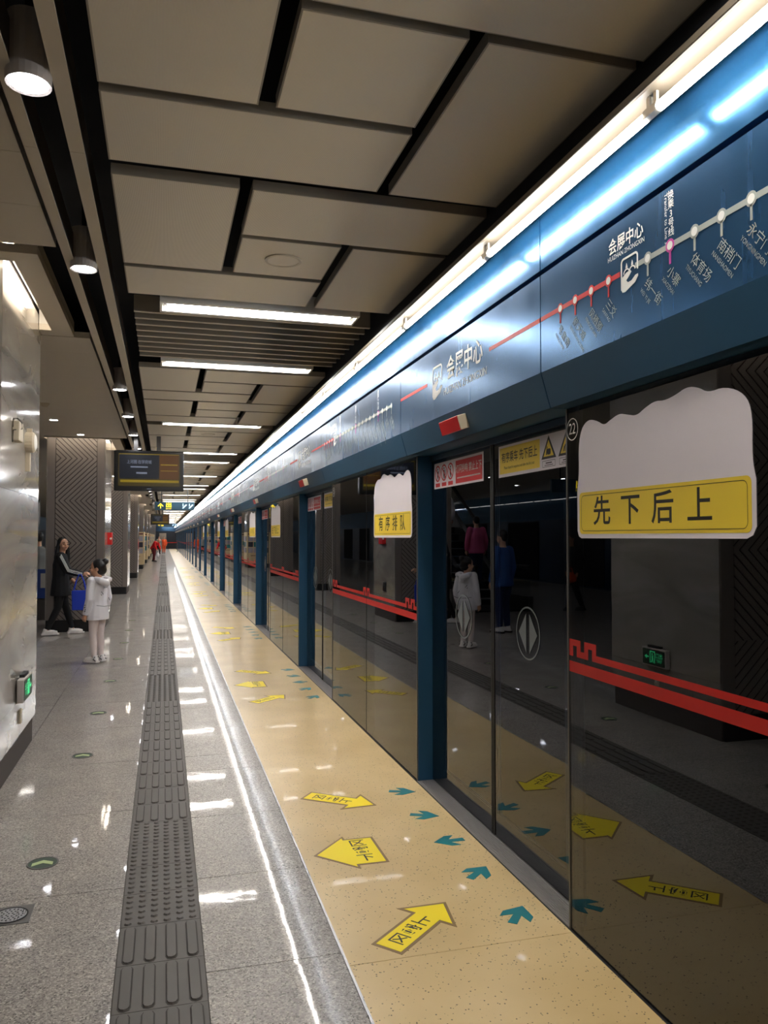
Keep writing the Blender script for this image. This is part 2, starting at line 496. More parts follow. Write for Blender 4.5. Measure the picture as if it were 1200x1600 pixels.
def put_arrows(k):
    y0 = DC + MOD * k; g = 'yellow queue arrows before the screen doors'; d = nth(k + 1)
    a = math.atan2(0.288, 0.33)
    dd = 'the ' + d + ' screen door'
    yellow_arrow((0.857, y0 - 0.95, 0), a, P_IN, '区客上', [(0.075, 0), (0.165, 0), (0.255, 0)], 0.082, -PI / 2 + 0.0,
                 'yellow boarding arrow on near side of ' + dd, g)
    yellow_arrow((0.872, y0 + 0.92, 0), -math.atan2(0.25, 0.325), P_IN, '区客上', [(0.075, 0), (0.165, 0), (0.255, 0)], 0.082, PI / 2 if False else -PI / 2,
                 'yellow boarding arrow on far side of ' + dd, g)
    yellow_arrow((1.072, y0, 0), PI, P_OUT, '区客下', [(0.085, -0.095), (0.085, 0.0), (0.085, 0.095)], 0.092, PI,
                 'broad yellow alighting arrow pointing away from ' + dd, g)
    g = 'teal footway arrows before the screen doors'
    for j, (yy, an, w) in enumerate(((-0.835, 50, 'nearest'), (-0.40, 40, 'second'), (0.005, 180, 'middle'), (0.40, -25, 'fourth'), (0.84, -20, 'farthest'))):
        o = MB().prism(P_TEAL, 0.0018, 'teal').build('direction_arrow', None, (1.46, y0 + yy, 0))
        o.rotation_euler = (0, 0, R(an))
        tag(o, '%s of the five teal arrows before %s' % (w, dd), 'floor sticker', g)
for k in range(9): put_arrows(k)

# exit guidance discs, drain cover
for i, yy in enumerate([4.222, 6.197, 7.651, 9.308, 10.95, 12.6, 14.25, 15.9]):
    r = empty('exit_disc', (-0.557, yy, 0), 'round green glow-arrow disc set in the granite, %s from the camera' % nth(i + 1), 'floor marker', 'exit discs along the tactile strip')
    MB().ring((0, 0, 0), 0.066, 0.074, 0.003, 'steel_dark').build('rim', r)
    MB().disc((0, 0, 0), 0.066, 'green_dark', d=0.002).build('disc', r)
    ch = [(-0.048, -0.028), (0, 0.0), (0.048, -0.028), (0.048, 0.004), (0, 0.032), (-0.048, 0.004)]
    MB().prism([(-0.048, -0.032), (0.0, -0.002), (0, 0.034), (-0.048, 0.004)], 0.0032, 'glow_arrow').prism([(0.0, -0.002), (0.048, -0.032), (0.048, 0.004), (0, 0.034)], 0.0032, 'glow_arrow').build('glow_chevron', r)
r = empty('floor_drain', (-0.61, 3.68, 0), 'square steel drain cover with round perforated grate', 'drain')
MB().box(-0.085, 0.085, -0.085, 0.085, 0, 0.003, 'steel_dark').build('plate', r)
MB().ring((0, 0, 0), 0.066, 0.071, 0.005, 'gasket').build('grate_rim', r)
g = MB().disc((0, 0, 0), 0.064, 'steel', d=0.0045)
for rr, nn in ((0.015, 6), (0.032, 12), (0.049, 18)):
    for k in range(nn):
        a = 2 * PI * k / nn; g.disc((rr * math.cos(a), rr * math.sin(a), 0.0045), 0.0042, 'gasket', d=0.0006, seg=8)
g.build('grate', r)

# ------------------------------------------------------------------ tunnel behind the screen doors
tb = MB().box(4.4, 4.6, YMIN, YEND, -1.5, 3.6, 'tunnel').box(1.9, 4.6, YMIN, YEND, -1.6, -1.5, 'tunnel').box(1.56, 4.6, YMIN, YEND, 3.5, 3.6, 'tunnel')
tag(tb.build('wall_tunnel'), 'dark tunnel wall behind the glass', kind='structure')
tag(MB().box(1.85, 1.95, YMIN, YEND, -1.5, -0.02, 'tunnel').build('trim_1'), 'platform edge face below the screen doors', kind='structure')
tag(MB().box(1.53, 1.56, YMIN, YEND, 3.005, 3.6, 'void_black').build('wall_right'), 'dark wall above the screen-door header', kind='structure')
tag(MB().box(XP - 0.012, XP - 0.004, YMIN, YEND, -0.01, 0.0012, 'gasket').build('baseboard_right'), 'black joint at the foot of the screen doors', kind='structure')

# ------------------------------------------------------------------ platform screen doors
DW = DOOR1 - DOOR0
FW = MOD - DW
def make_door():
    """local y: 0 near jamb .. DW far jamb"""
    r = empty('screen_door', (0, 0, 0), 'x', 'screen door', 'sliding platform screen doors')
    t = MB().box(XP - 0.006, 1.74, 0.0, DW, -0.02, 0.006, 'threshold_steel')
    for k in range(9): t.box(XP + 0.004 + 0.011 * k, XP + 0.0095 + 0.011 * k, 0.01, DW - 0.01, 0.006, 0.010, 'threshold_steel')
    t.build('threshold', r)
    MB().box(XP, XD + 0.04, DW - 0.006, DW, 0.0, 2.132, 'frame_blue').build('jamb', r)
    MB().box(XP, XD + 0.04, 0, 0.006, 0.0, 2.132, 'frame_blue').build('jamb', r)
    MB().box(XD - 0.02, XD + 0.06, 0.006, DW - 0.006, 2.10, 2.132, 'frame_dark').build('door_track', r)
    h = DW / 2
    for s in (0, 1):
        a, b_ = (0.006, h - 0.003) if s == 0 else (h + 0.003, DW - 0.006)
        lf = MB()
        ow, iw = 0.215, 0.03
        ya, yb = (a + ow, b_ - iw) if s == 0 else (a + iw, b_ - ow)
        x0, x1 = XD, XD + 0.035
        lf.box(x0, x1, a, ya, 0.014, 2.10, 'frame_dark').box(x0, x1, yb, b_, 0.014, 2.10, 'frame_dark')
        lf.box(x0, x1, ya, yb, 0.014, 0.13, 'frame_dark').box(x0, x1, ya, yb, 2.02, 2.10, 'frame_dark')
        leaf = lf.build('door_leaf', r)
        MB().box(XD - 0.004, XD + 0.002, a, b_, 0.014, 2.10, 'glass').build('pane', leaf)
        g0, g1 = (b_ - 0.018, b_) if s == 0 else (a, a + 0.018)
        MB().box(XD - 0.008, XD + 0.036, g0, g1, 0.014, 2.10, 'gasket').build('edge_seal', leaf)
        cy = (ya + yb) / 2 + (-0.02 if s == 0 else 0.02); cz = 1.13; xe = XD - 0.0055
        em = MB(); w4 = wallm(cy, cz, xe, 0, 1, 1.0)
        em.ring((0, 0, 0), 0.122, 0.13, 0.001, 'frost', w4)
        em.prism([(-0.018, -0.095), (-0.018, 0.095), (-0.10, 0.0)], 0.001, 'frost', w4)
        em.prism([(0.018, -0.095), (0.10, 0.0), (0.018, 0.095)], 0.001, 'frost', w4)
        em.build('opening_emblem', leaf)
    return r

def band_shape(mb, y0, y1, merlons):
    """red stripe pair with city wall battlements; runs along local Y"""
    x = XP - 0.0022
    mb.box(x - 0.0006, x, y0, y1, 1.049, 1.093, 'red_band')
    segs = sorted(merlons)
    cur = y0
    for a, b_ in segs:
        if a > cur: mb.box(x - 0.0006, x, cur, a, 1.114, 1.139, 'red_band')
        # battlement: up-down-up meander
        w = (b_ - a) / 7.0
        for k, (z0, z1) in enumerate(((1.114, 1.182), (1.157, 1.182), (1.114, 1.182), (1.114, 1.139), (1.114, 1.182), (1.157, 1.182), (1.114, 1.182))):
            mb.box(x - 0.0006, x, a + w * k, a + w * (k + 1), z0, z1, 'red_band')
        cur = b_
    if y1 > cur: mb.box(x - 0.0006, x, cur, y1, 1.114, 1.139, 'red_band')

def make_fixed():
    """local y: 0 near end (door side post) .. FW far end"""
    r = empty('fixed_screen', (0, 0, 0), 'x', 'glass screen', 'fixed glass screens between the doors')
    MB().box(XP + 0.014, XP + 0.09, 0.012, 0.075, 0.0, 2.132, 'frame_blue').build('post', r)
    MB().box(XP + 0.014, XP + 0.09, FW - 0.075, FW - 0.012, 0.0, 2.132, 'frame_blue').build('post', r)
    MB().box(XP + 0.014, XP + 0.07, FW / 2 - 0.03, FW / 2 + 0.03, 0.16, 2.04, 'frame_blue').build('mullion', r)
    MB().box(XP + 0.014, XP + 0.09, 0.075, FW - 0.075, 0.0, 0.16, 'frame_dark').build('bottom_rail', r)
    MB().box(XP + 0.014, XP + 0.09, 0.075, FW - 0.075, 2.04, 2.132, 'frame_dark').build('top_rail', r)
    MB().box(XP - 0.002, XP + 0.012, 0.010, FW / 2 - 0.002, 0.004, 2.132, 'glass').build('pane', r)
    MB().box(XP - 0.002, XP + 0.012, FW / 2 + 0.002, FW - 0.010, 0.004, 2.132, 'glass').build('pane', r)
    MB().box(XP - 0.004, XP + 0.013, FW / 2 - 0.002, FW / 2 + 0.002, 0.004, 2.132, 'gasket').build('pane_joint', r)
    MB().box(XP - 0.006, XP + 0.013, 0.0, 0.010, 0.0, 2.132, 'steel_dark').build('edge_strip', r)
    MB().box(XP - 0.006, XP + 0.013, FW - 0.010, FW, 0.0, 2.132, 'steel_dark').build('edge_strip', r)
    b_ = MB(); band_shape(b_, 0.012, FW - 0.012, [(0.06, 0.27), (FW / 2 - 0.10, FW / 2 + 0.11), (FW - 0.22, FW - 0.013)])
    b_.build('red_stripe', r)
    return r

# --- header panels
ZA, ZB, ZS, ZT = 2.28, 2.135, 2.685, 3.0
def header_body(r, L):
    MB().box(XH, XH + 0.03, 0.004, L - 0.004, ZA, ZS, 'header_blue').build('lower_fascia', r)
    MB().box(XH, XH + 0.03, 0.004, L - 0.004, ZS + 0.022, ZT, 'header_upper').build('upper_fascia', r)
    MB().box(XH + 0.031, XH + 0.05, 0, L, ZA + 0.02, ZT, 'void_black').box(XH + 0.08, XH + 0.09, 0, L, ZB + 0.03, ZA + 0.2, 'void_black').build('backing', r)
    pr = [(XH, ZA), (XH + 0.03, ZA), (XH + 0.073, ZB), (XH + 0.043, ZB)]
    vs = [(p[0], yy, p[1]) for yy in (0.004, L - 0.004) for p in pr]
    MB().add(vs, [(0, 1, 2, 3), (7, 6, 5, 4), (0, 4, 5, 1), (1, 5, 6, 2), (2, 6, 7, 3), (3, 7, 4, 0)], 'header_slope').build('sloped_cover', r)
    MB().box(XH + 0.043, XP + 0.14, 0.004, L - 0.004, ZB, ZB + 0.024, 'header_slope').build('soffit', r)

LOGO_T = [(0.0, 0.0)]
def station_logo(mb, y, z, s, x):
    """rounded frame with a curling river in its lower half, one unit tall"""
    w4 = wallm(y, z, x, 0, s, s)
    th = 0.05
    outer = rounded(0.86, 1.0, 0.14, 4, -0.43, -0.5)
    for x0, x1, y0, y1 in ((-0.43, -0.37, -0.4, 0.38), (-0.30, 0.30, 0.44, 0.5), (0.37, 0.43, -0.02, 0.38)):
        mb.prism([(x0, y0), (x1, y0), (x1, y1), (x0, y1)], 0.0008, 'white_print', w4)
    for sx in (-1, 1):
        a = [(sx * (0.29 + 0.14 * math.cos(R(t))), 0.36 + 0.14 * math.sin(R(t))) for t in range(0, 91, 15)]
        b_ = [(sx * (0.29 + 0.08 * math.cos(R(t))), 0.36 + 0.08 * math.sin(R(t))) for t in range(90, -1, -15)]
        poly = a + b_
        mb.prism(poly if sx > 0 else poly[::-1], 0.0008, 'white_print', w4)
    river = [(-0.43, -0.34), (-0.36, -0.48), (-0.22, -0.5), (0.28, -0.36), (0.43, -0.22), (0.42, -0.16), (0.30, -0.16), (0.10, -0.26), (-0.08, -0.26), (-0.16, -0.18), (-0.02, -0.10), (0.10, 0.0), (0.04, 0.06), (-0.16, 0.04), (-0.43, -0.08)]
    mb.prism(river, 0.0008, 'white_print', w4)
    for cx in (-0.14, 0.14):
        pts_o = [(cx + 0.16 * math.cos(R(t)), 0.02 + 0.14 * math.sin(R(t))) for t in range(0, 181, 20)]
        pts_i = [(cx + 0.12 * math.cos(R(t)), 0.02 + 0.10 * math.sin(R(t))) for t in range(180, -1, -20)]
        mb.prism(pts_o + pts_i, 0.0008, 'white_print', w4)
        mb.prism([(cx - 0.05, 0.17), (cx + 0.05, 0.17), (cx + 0.03, 0.25), (cx, 0.32), (cx - 0.03, 0.25)], 0.0008, 'white_print', w4)

STN = [('韦曲南', 'WEIQUNAN'), ('航天城', 'HANGTIANCHENG'), ('凤栖原', 'FENGQIYUAN'), ('三爻', 'SANYAO'), None, ('纬一街', 'WEI YI JIE'), ('小寨', 'XIAOZHAI'),
       ('体育场', 'TIYUCHANG'), ('南稍门', 'NANSHAOMEN'), ('永宁门', 'YONGNINGMEN'), ('钟楼', 'ZHONGLOU'), ('北大街', 'BEI DAJIE'), ('安远门', 'ANYUANMEN'),
       ('龙首原', 'LONGSHOUYUAN'), ('大明宫西', 'DAMINGGONGXI'), ('市图书馆', 'SHI TUSHUGUAN'), ('凤城五路', 'FENGCHENG 5-LU'), ('行政中心', 'XINGZHENG ZHONGXIN'), ('运动公园', 'YUNDONG GONGYUAN'), ('北苑', 'BEIYUAN'), ('北客站', 'BEIKEZHAN')]
def make_map_header():
    r = empty('header_panel', (0, 0, 0), 'x', 'header panel', 'blue header panels over the screen doors')
    header_body(r, FW)
    x = XH - 0.0005
    ztrk = 2.50
    def Y(i): return FW - 0.172 - 0.1165 * i      # far end is station 0
    ln = MB()
    ln.box(x - 0.0008, x, Y(4) + 0.045, FW - 0.006, ztrk - 0.009, ztrk + 0.009, 'red_print')
    ln.box(x - 0.0008, x, Y(20), Y(4) - 0.045, ztrk - 0.009, ztrk + 0.009, 'grey_print')
    ln.build('route_line', r)
    mk = MB(); nm = MB()
    for i, s in enumerate(STN):
        if s is None: continue
        c = 'red_print' if i < 4 else ('magenta' if s[0] in ('小寨', '北大街', '行政中心') else 'grey_print')
        w4 = wallm(Y(i), ztrk, x - 0.0008)
        mk.prism([(0.021 * math.cos(2 * PI * k / 16), 0.021 * math.sin(2 * PI * k / 16)) for k in range(16)], 0.0006, c, w4)
        mk.prism([(-0.0045, -0.058), (0.0045, -0.058), (0.0045, -0.015), (-0.0045, -0.015)], 0.0006, c, w4)
        w4 = wallm(Y(i), ztrk, x - 0.0014)
        mk.prism([(0.0135 * math.cos(2 * PI * k / 16), 0.0135 * math.sin(2 * PI * k / 16)) for k in range(16)], 0.0006, 'white_print', w4)
        nm.mesh(text_mesh(s[0], 0.0, 'LEFT'), wallm(Y(i) + 0.012, ztrk - 0.072, x - 0.0008, R(-50), 0.040, 0.040), 'grey_print')
        nm.mesh(text_mesh(s[1], 0.0, 'LEFT', 2), wallm(Y(i) + 0.040, ztrk - 0.090, x - 0.0008, R(-50), 0.018, 0.020), 'grey_print')
        if c == 'magenta':
            t = {'小寨': '3', '北大街': '1', '行政中心': '4'}[s[0]]
            for k, ch in enumerate('换乘' + t + '号线'):
                nm.mesh(text_mesh(ch, 0.01), wallm(Y(i) - 0.006, ztrk + 0.155 - 0.029 * k, x - 0.0008, 0, 0.030, 0.030), 'white_print')
            nm.mesh(text_mesh('Transfer to Line ' + t, 0.0, 'CENTER', 2), wallm(Y(i) + 0.019, ztrk + 0.09, x - 0.0008, R(-90), 0.022, 0.022), 'white_print')
    mk.build('station_markers', r)['kind'] = 'stuff'
    station_logo(nm, Y(4) - 0.012, ztrk - 0.012, 0.118, x - 0.0002)
    nm.mesh(text_mesh('会展中心', 0.015), wallm(Y(4) + 0.01, ztrk + 0.107, x - 0.0008, 0, 0.052, 0.058), 'white_print')
    nm.mesh(text_mesh('HUIZHAN ZHONGXIN', 0.0, 'CENTER', 2), wallm(Y(4) + 0.01, ztrk + 0.070, x - 0.0008, 0, 0.0215, 0.024), 'white_print')
    nm.build('station_names', r)['kind'] = 'stuff'
    return r
def make_name_header():
    r = empty('header_panel', (0, 0, 0), 'x', 'header panel', 'blue header panels over the screen doors')
    header_body(r, DW)
    x = XH - 0.0005; zt = 2.50
    ln = MB()
    ln.box(x - 0.0008, x, 0.006, 0.535, zt - 0.009, zt + 0.009, 'red_print')
    ln.box(x - 0.0008, x, 1.46, DW - 0.006, zt - 0.009, zt + 0.009, 'red_print')
    ln.build('route_line', r)
    nm = MB()
    station_logo(nm, 1.28, 2.485, 0.19, x - 0.0002)
    nm.mesh(text_mesh('会展中心', 0.018), wallm(0.868, 2.515, x - 0.0008, 0, 0.128, 0.135), 'white_print')
    nm.mesh(text_mesh('HUIZHAN ZHONGXIN', 0.0), wallm(0.868, 2.405, x - 0.0008, 0, 0.060, 0.058), 'white_print')
    nm.build('station_name', r)
    return r

def warning_lamp():
    r = empty('warning_lamp', (0, 0, 0), 'x', 'lamp', 'red door lamps on the header')
    # follows the slope: local frame tilted
    tilt = math.atan2(0.043, ZA - ZB)
    b_ = MB().box(-0.048, 0.002, -0.135, -0.125, -0.038, 0.038, 'beige_plastic').box(-0.012, 0.002, -0.115, 0.15, -0.036, 0.036, 'beige_plastic').build('lamp_case', r)
    b_.rotation_euler = (0, -tilt, 0)
    c = MB().box(-0.050, -0.012, -0.125, 0.15, -0.038, 0.038, 'red_plastic').build('red_lens', r)
    c.rotation_euler = (0, -tilt, 0)
    for o in (b_, c):
        m_ = o.modifiers.new('bevel', 'BEVEL'); m_.width = 0.003; m_.segments = 2
    return r

d0, f0, mh0, nh0, wl0 = make_door(), make_fixed(), make_map_header(), make_name_header(), warning_lamp()
NMOD = 23
def use(proto, k, loc, label):
    if not proto.get('used'):
        proto['used'] = 1; proto.location = loc; proto['label'] = label; return proto
    return copy_tree(proto, None, loc, label)
for k in range(NMOD):
    y0 = DOOR0 + MOD * k
    if y0 + DW > YEND: break
    n_ = nth(k + 1)
    use(d0, k, (0, y0, 0), 'blue-framed double sliding glass screen door, %s door from the camera' % n_)
    use(nh0, k, (0, y0, 0), 'blue header panel lettered with the station name over %s screen door' % n_)
    use(wl0, k, (1.519, y0 + DW / 2, 2.208), 'red lamp box on the header above the %s screen door' % n_)
for k in range(-2, NMOD):
    y0 = DOOR1 + MOD * k
    if k == -2: continue
    if y0 + FW > YEND: break
    lab = 'nearest' if k == -1 else nth(k + 2)
    use(f0, k, (0, y0, 0), 'fixed glass screen with red battlement stripe, %s screen from the camera' % lab)
    use(mh0, k, (0, y0, 0), 'blue header panel with the metro route map, %s map from the camera' % lab)
for k in (-1,):   # the bay behind the camera position
    y0 = DOOR0 + MOD * k
    use(d0, k, (0, y0, 0), 'blue-framed double sliding glass screen door behind the viewpoint')
    use(nh0, k, (0, y0, 0), 'blue header panel with station name behind the viewpoint')
for pr in (d0, f0, mh0, nh0, wl0):
    del pr['used']
for o in COL.objects:
    if 'used' in o: del o['used']

# ------------------------------------------------------------------ notices and stickers on the glass
def red_notice(y, k):
    r = empty('red_notice', (XD - 0.006, y, 0), 'white and red no-boarding notice on the %s screen door' % nth(k), 'notice', 'red notices on the doors')
    W_, H_ = 0.825, 0.165; zc = 1.995
    w4 = wallm(0, zc, 0)
    MB().prism([(-W_ / 2, -H_ / 2), (W_ / 2, -H_ / 2), (W_ / 2, H_ / 2), (-W_ / 2, H_ / 2)], 0.001, 'sticker_white', w4).build('backing', r)
    w4 = wallm(0, zc, -0.0011)
    MB().prism([(-0.02, -0.07), (0.395, -0.07), (0.395, 0.068), (-0.02, 0.068)], 0.0006, 'red_print', w4).build('red_field', r)
    p = MB()
    for i in range(3):
        cx = -0.345 + 0.117 * i
        p.ring((cx, 0.014, 0), 0.043, 0.053, 0.0006, 'red_print', w4, 24)
        p.prism([(cx - 0.04, -0.072), (cx + 0.042, -0.072), (cx + 0.042, -0.048), (cx - 0.04, -0.048)], 0.0006, 'red_print', w4)
        # figure in black: head, body, limbs
        p.prism([(cx + 0.008 * math.cos(2 * PI * t / 10), 0.042 + 0.008 * math.sin(2 * PI * t / 10)) for t in range(10)], 0.0005, 'ink', w4)
        lean = (0.008, 0.0, -0.004)[i]
        p.prism([(cx - 0.010, -0.004), (cx + 0.010, -0.004), (cx + 0.009 + lean, 0.031), (cx - 0.009 + lean, 0.031)], 0.0005, 'ink', w4)
        p.prism([(cx - 0.012 - abs(lean), -0.026), (cx - 0.005 - abs(lean), -0.026), (cx, -0.004), (cx - 0.009, -0.004)], 0.0005, 'ink', w4)
        p.prism([(cx + 0.006 + abs(lean), -0.026), (cx + 0.013 + abs(lean), -0.026), (cx + 0.009, -0.004), (cx, -0.004)], 0.0005, 'ink', w4)
        if i == 1:
            p.prism([(cx + 0.014, -0.02), (cx + 0.026, -0.02), (cx + 0.026, 0.034), (cx + 0.021, 0.034)], 0.0005, 'ink', w4)
        w5 = wallm(0, zc, -0.0019)
        p.prism([(cx - 0.036, 0.043), (cx - 0.030, 0.050), (cx + 0.037, -0.016), (cx + 0.031, -0.022)], 0.0005, 'red_print', w5)
    p.build('pictograms', r)
    t = MB()
    t.mesh(text_mesh('灯闪铃响 禁止上下', 0.004), wallm(-0.187, zc + 0.012, -0.0020, 0, 0.049, 0.056), 'white_print')
    for k_ in range(30):
        a = 0.005 + k_ * 0.0122
        t.prism([(a, -0.042), (a + 0.0085, -0.042), (a + 0.0085, -0.034), (a, -0.034)], 0.0004, 'white_print', wallm(0, zc, -0.0018))
    t.build('lettering', r)
def yellow_notice(y, k):
    r = empty('yellow_notice', (XD - 0.006, y, 0), 'yellow and white boarding-order notice on the %s screen door' % nth(k), 'notice', 'yellow notices on the doors')
    W_, H_ = 0.80, 0.165; zc = 1.995
    w4 = wallm(0, zc, 0)
    MB().prism([(-W_ / 2, -H_ / 2), (W_ / 2, -H_ / 2), (W_ / 2, H_ / 2), (-W_ / 2, H_ / 2)], 0.001, 'sticker_white', w4).build('backing', r)
    w4 = wallm(0, zc, -0.0011)
    MB().prism([(-0.385, -0.066), (0.075, -0.066), (0.075, 0.070), (-0.385, 0.070)], 0.0006, 'yellow_sign', w4).build('yellow_field', r)
    p = MB()
    for i in range(2):
        cx = 0.165 + 0.165 * i
        p.prism([(cx - 0.072, -0.032), (cx + 0.072, -0.032), (cx, 0.076)], 0.0006, 'ink', w4)
        p.prism([(cx - 0.05, -0.021), (cx + 0.05, -0.021), (cx, 0.055)], 0.0006, 'yellow_sign', wallm(0, zc, -0.0018))
        q = wallm(0, zc, -0.0025)
        if i == 0:
            p.prism(rounded(0.034, 0.028, 0.008, 3, cx - 0.012, -0.014), 0.0004, 'ink', q)
            p.prism([(cx - 0.024, -0.014), (cx - 0.014, -0.014), (cx - 0.010, 0.024), (cx - 0.016, 0.026)], 0.0004, 'ink', q)
        else:
            for t_ in (-0.024, -0.012, 0.0, 0.012, 0.024):
                p.prism([(cx + t_ - 0.003, -0.014), (cx + t_ + 0.003, -0.014), (cx + t_ * 0.5 + 0.003, 0.022 - abs(t_) * 0.5), (cx + t_ * 0.5 - 0.003, 0.022 - abs(t_) * 0.5)], 0.0004, 'ink', q)
        for (a, b_, c, d) in ((-0.062, -0.070, 0.062, -0.068), (-0.062, -0.042, 0.062, -0.040), (-0.062, -0.070, -0.0605, -0.040), (0.0605, -0.070, 0.062, -0.040), (-0.03, -0.054, 0.03, -0.049), (-0.042, -0.063, 0.042, -0.060)):
            p.prism([(cx + a, b_), (cx + c, b_), (cx + c, d), (cx + a, d)], 0.0004, 'ink', w4)
    p.build('pictograms', r)
    t = MB()
    t.mesh(text_mesh('有序乘车 先下后上', 0.008), wallm(0.155, zc + 0.014, -0.0020, 0, 0.050, 0.058), 'ink')
    t.mesh(text_mesh('Please board in sequence and after the first out', 0.004, 'CENTER', 2), wallm(0.155, zc - 0.036, -0.0020, 0, 0.0182, 0.021), 'ink')
    t.build('lettering', r)
for k in range(7):
    y0 = DOOR0 + MOD * k
    red_notice(y0 + 1.53, k + 1)
    yellow_notice(y0 + 0.51, k + 1)

def sticker(y, txt, k, flip, where):
    """die-cut white board with a yellow text plate; the figures printed on it are left out"""
    r = empty('glass_sticker', (XP - 0.003, y, 0), 'white cut-out sticker with yellow plate %s on the %s fixed screen' % (where, k), 'sticker', 'cut-out stickers on the fixed glass')
    W_ = 1.0; z0 = 1.595
    top = [(1.0, 0.17), (0.985, 0.23), (0.99, 0.36), (0.96, 0.42), (0.88, 0.455), (0.80, 0.45), (0.755, 0.475), (0.70, 0.487), (0.64, 0.47), (0.58, 0.462), (0.53, 0.47), (0.47, 0.455), (0.42, 0.435), (0.36, 0.448), (0.31, 0.46), (0.25, 0.445), (0.205, 0.43), (0.155, 0.455), (0.09, 0.47), (0.035, 0.44), (0.012, 0.37), (0.015, 0.26), (0.0, 0.19)]
    bot = [(0.0, 0.03), (0.01, 0.008), (0.03, 0.0), (0.96, 0.0), (0.985, 0.01), (1.0, 0.035)]
    if flip:
        top = [(1 - a, b_) for a, b_ in top[::-1]]
    # smooth the crown
    def chaikin(p):
        o = [p[0]]
        for i in range(len(p) - 1):
            a, b_ = p[i], p[i + 1]
            o += [(0.75 * a[0] + 0.25 * b_[0], 0.75 * a[1] + 0.25 * b_[1]), (0.25 * a[0] + 0.75 * b_[0], 0.25 * a[1] + 0.75 * b_[1])]
        return o + [p[-1]]
    top = chaikin(chaikin(top))
    poly = [(a - 0.5, b_) for a, b_ in bot + top]
    MB().prism(poly, 0.0015, 'sticker_white', wallm(0, z0, 0)).build('backing', r)
    MB().prism(rounded(0.965, 0.165, 0.02, 4, -0.4825, 0.017), 0.0006, 'yellow_sign', wallm(0, z0, -0.0016)).build('yellow_plate', r)
    t = MB(); w4 = wallm(0, z0, -0.0023)
    o_, i_ = rounded(0.935, 0.142, 0.02, 4, -0.4675, 0.028), rounded(0.931, 0.138, 0.018, 4, -0.4655, 0.030)
    n_ = len(o_)
    t.add([w4 @ Vector((p[0], p[1], 0.0004)) for p in o_ + i_], [(q, (q + 1) % n_, n_ + (q + 1) % n_, n_ + q) for q in range(n_)], 'ink')
    for i, ch in enumerate(txt):
        t.mesh(text_mesh(ch, 0.012), wallm(0.285 - 0.19 * i + (0.03 if not flip else 0), z0 + 0.098, -0.0024, 0, 0.128, 0.118), 'ink')
    t.build('lettering', r)
names = ['nearest'] + [nth(i) for i in range(2, 12)]
for i in range(8):
    y0 = DOOR1 + MOD * (i - 1)
    if i % 2 == 0: sticker(y0 + FW - 0.59, '先下后上', names[i], False, 'at the far end')
    else: sticker(y0 + 0.615, '有序排队', names[i], True, 'at the near end')
for i in range(2):
    y0 = DOOR1 + MOD * (i - 1) + FW - 0.052
    r = empty('door_number', (XP - 0.0035, y0, 2.042), 'white ringed door number decal on the %s fixed screen' % names[i], 'decal', 'door number decals')
    MB().ring((0, 0, 0), 0.042, 0.046, 0.0008, 'white_print', wallm(0, 0, 0)).build('ring', r)
    MB().mesh(text_mesh('22' if i == 0 else '21', 0.004), wallm(0, 0, -0.0008, 0, 0.056, 0.064), 'white_print').build('numerals', r)

# ------------------------------------------------------------------ strip light above the header
def strip_unit():
    r = empty('strip_light', (0, 0, 0), 'x', 'lamp', 'tube lights in a row along the header')
    L = 1.26
    prof = [(1.322, 2.888), (1.330, 2.912), (1.37, 2.925), (1.44, 2.925), (1.44, 2.930), (1.37, 2.930), (1.326, 2.917), (1.318, 2.889)]
    vs = [(p[0], yy, p[1]) for yy in (0.0, L) for p in prof]; n_ = len(prof)
    MB().add(vs, [tuple(range(n_ - 1, -1, -1)), tuple(range(n_, 2 * n_))] + [(i, (i + 1) % n_, n_ + (i + 1) % n_, n_ + i) for i in range(n_)], 'reflector').build('reflector', r)
    for a in (0.0, L - 0.035): MB().box(1.388, 1.412, a, a + 0.035, 2.862, 2.888, 'panel_plain').box(1.396, 1.404, a + 0.01, a + 0.025, 2.888, 2.926, 'panel_plain').build('socket', r)
    MB().tube([(1.4, 0.035, 2.872), (1.4, L - 0.035, 2.872)], 0.015, 'tube_white', 10).build('tube', r)
    return r
su = strip_unit()
k = 0; y = 2.018 - 1.26 * 6
first = True
while y < YEND - 1.3:
    if y < -6: y += 1.26; continue
    lab = ('tube light above the header, %s in the row from the camera' % nth(int(round((y - 2.018) / 1.26)) + 3)) if y > -0.6 else 'tube light above the header behind the viewpoint, %s back' % nth(int(round((-0.6 - y) / 1.26)) + 1)
    if first: su.location = (0, y, 0); su['label'] = lab; first = False
    else: copy_tree(su, None, (0, y, 0), lab)
    y += 1.26
tag(MB().box(1.44, 1.452, YMIN, YEND, 2.90, 3.6, 'void_black').build('trim_2'), 'dark hanger rail behind the strip lights', kind='structure')

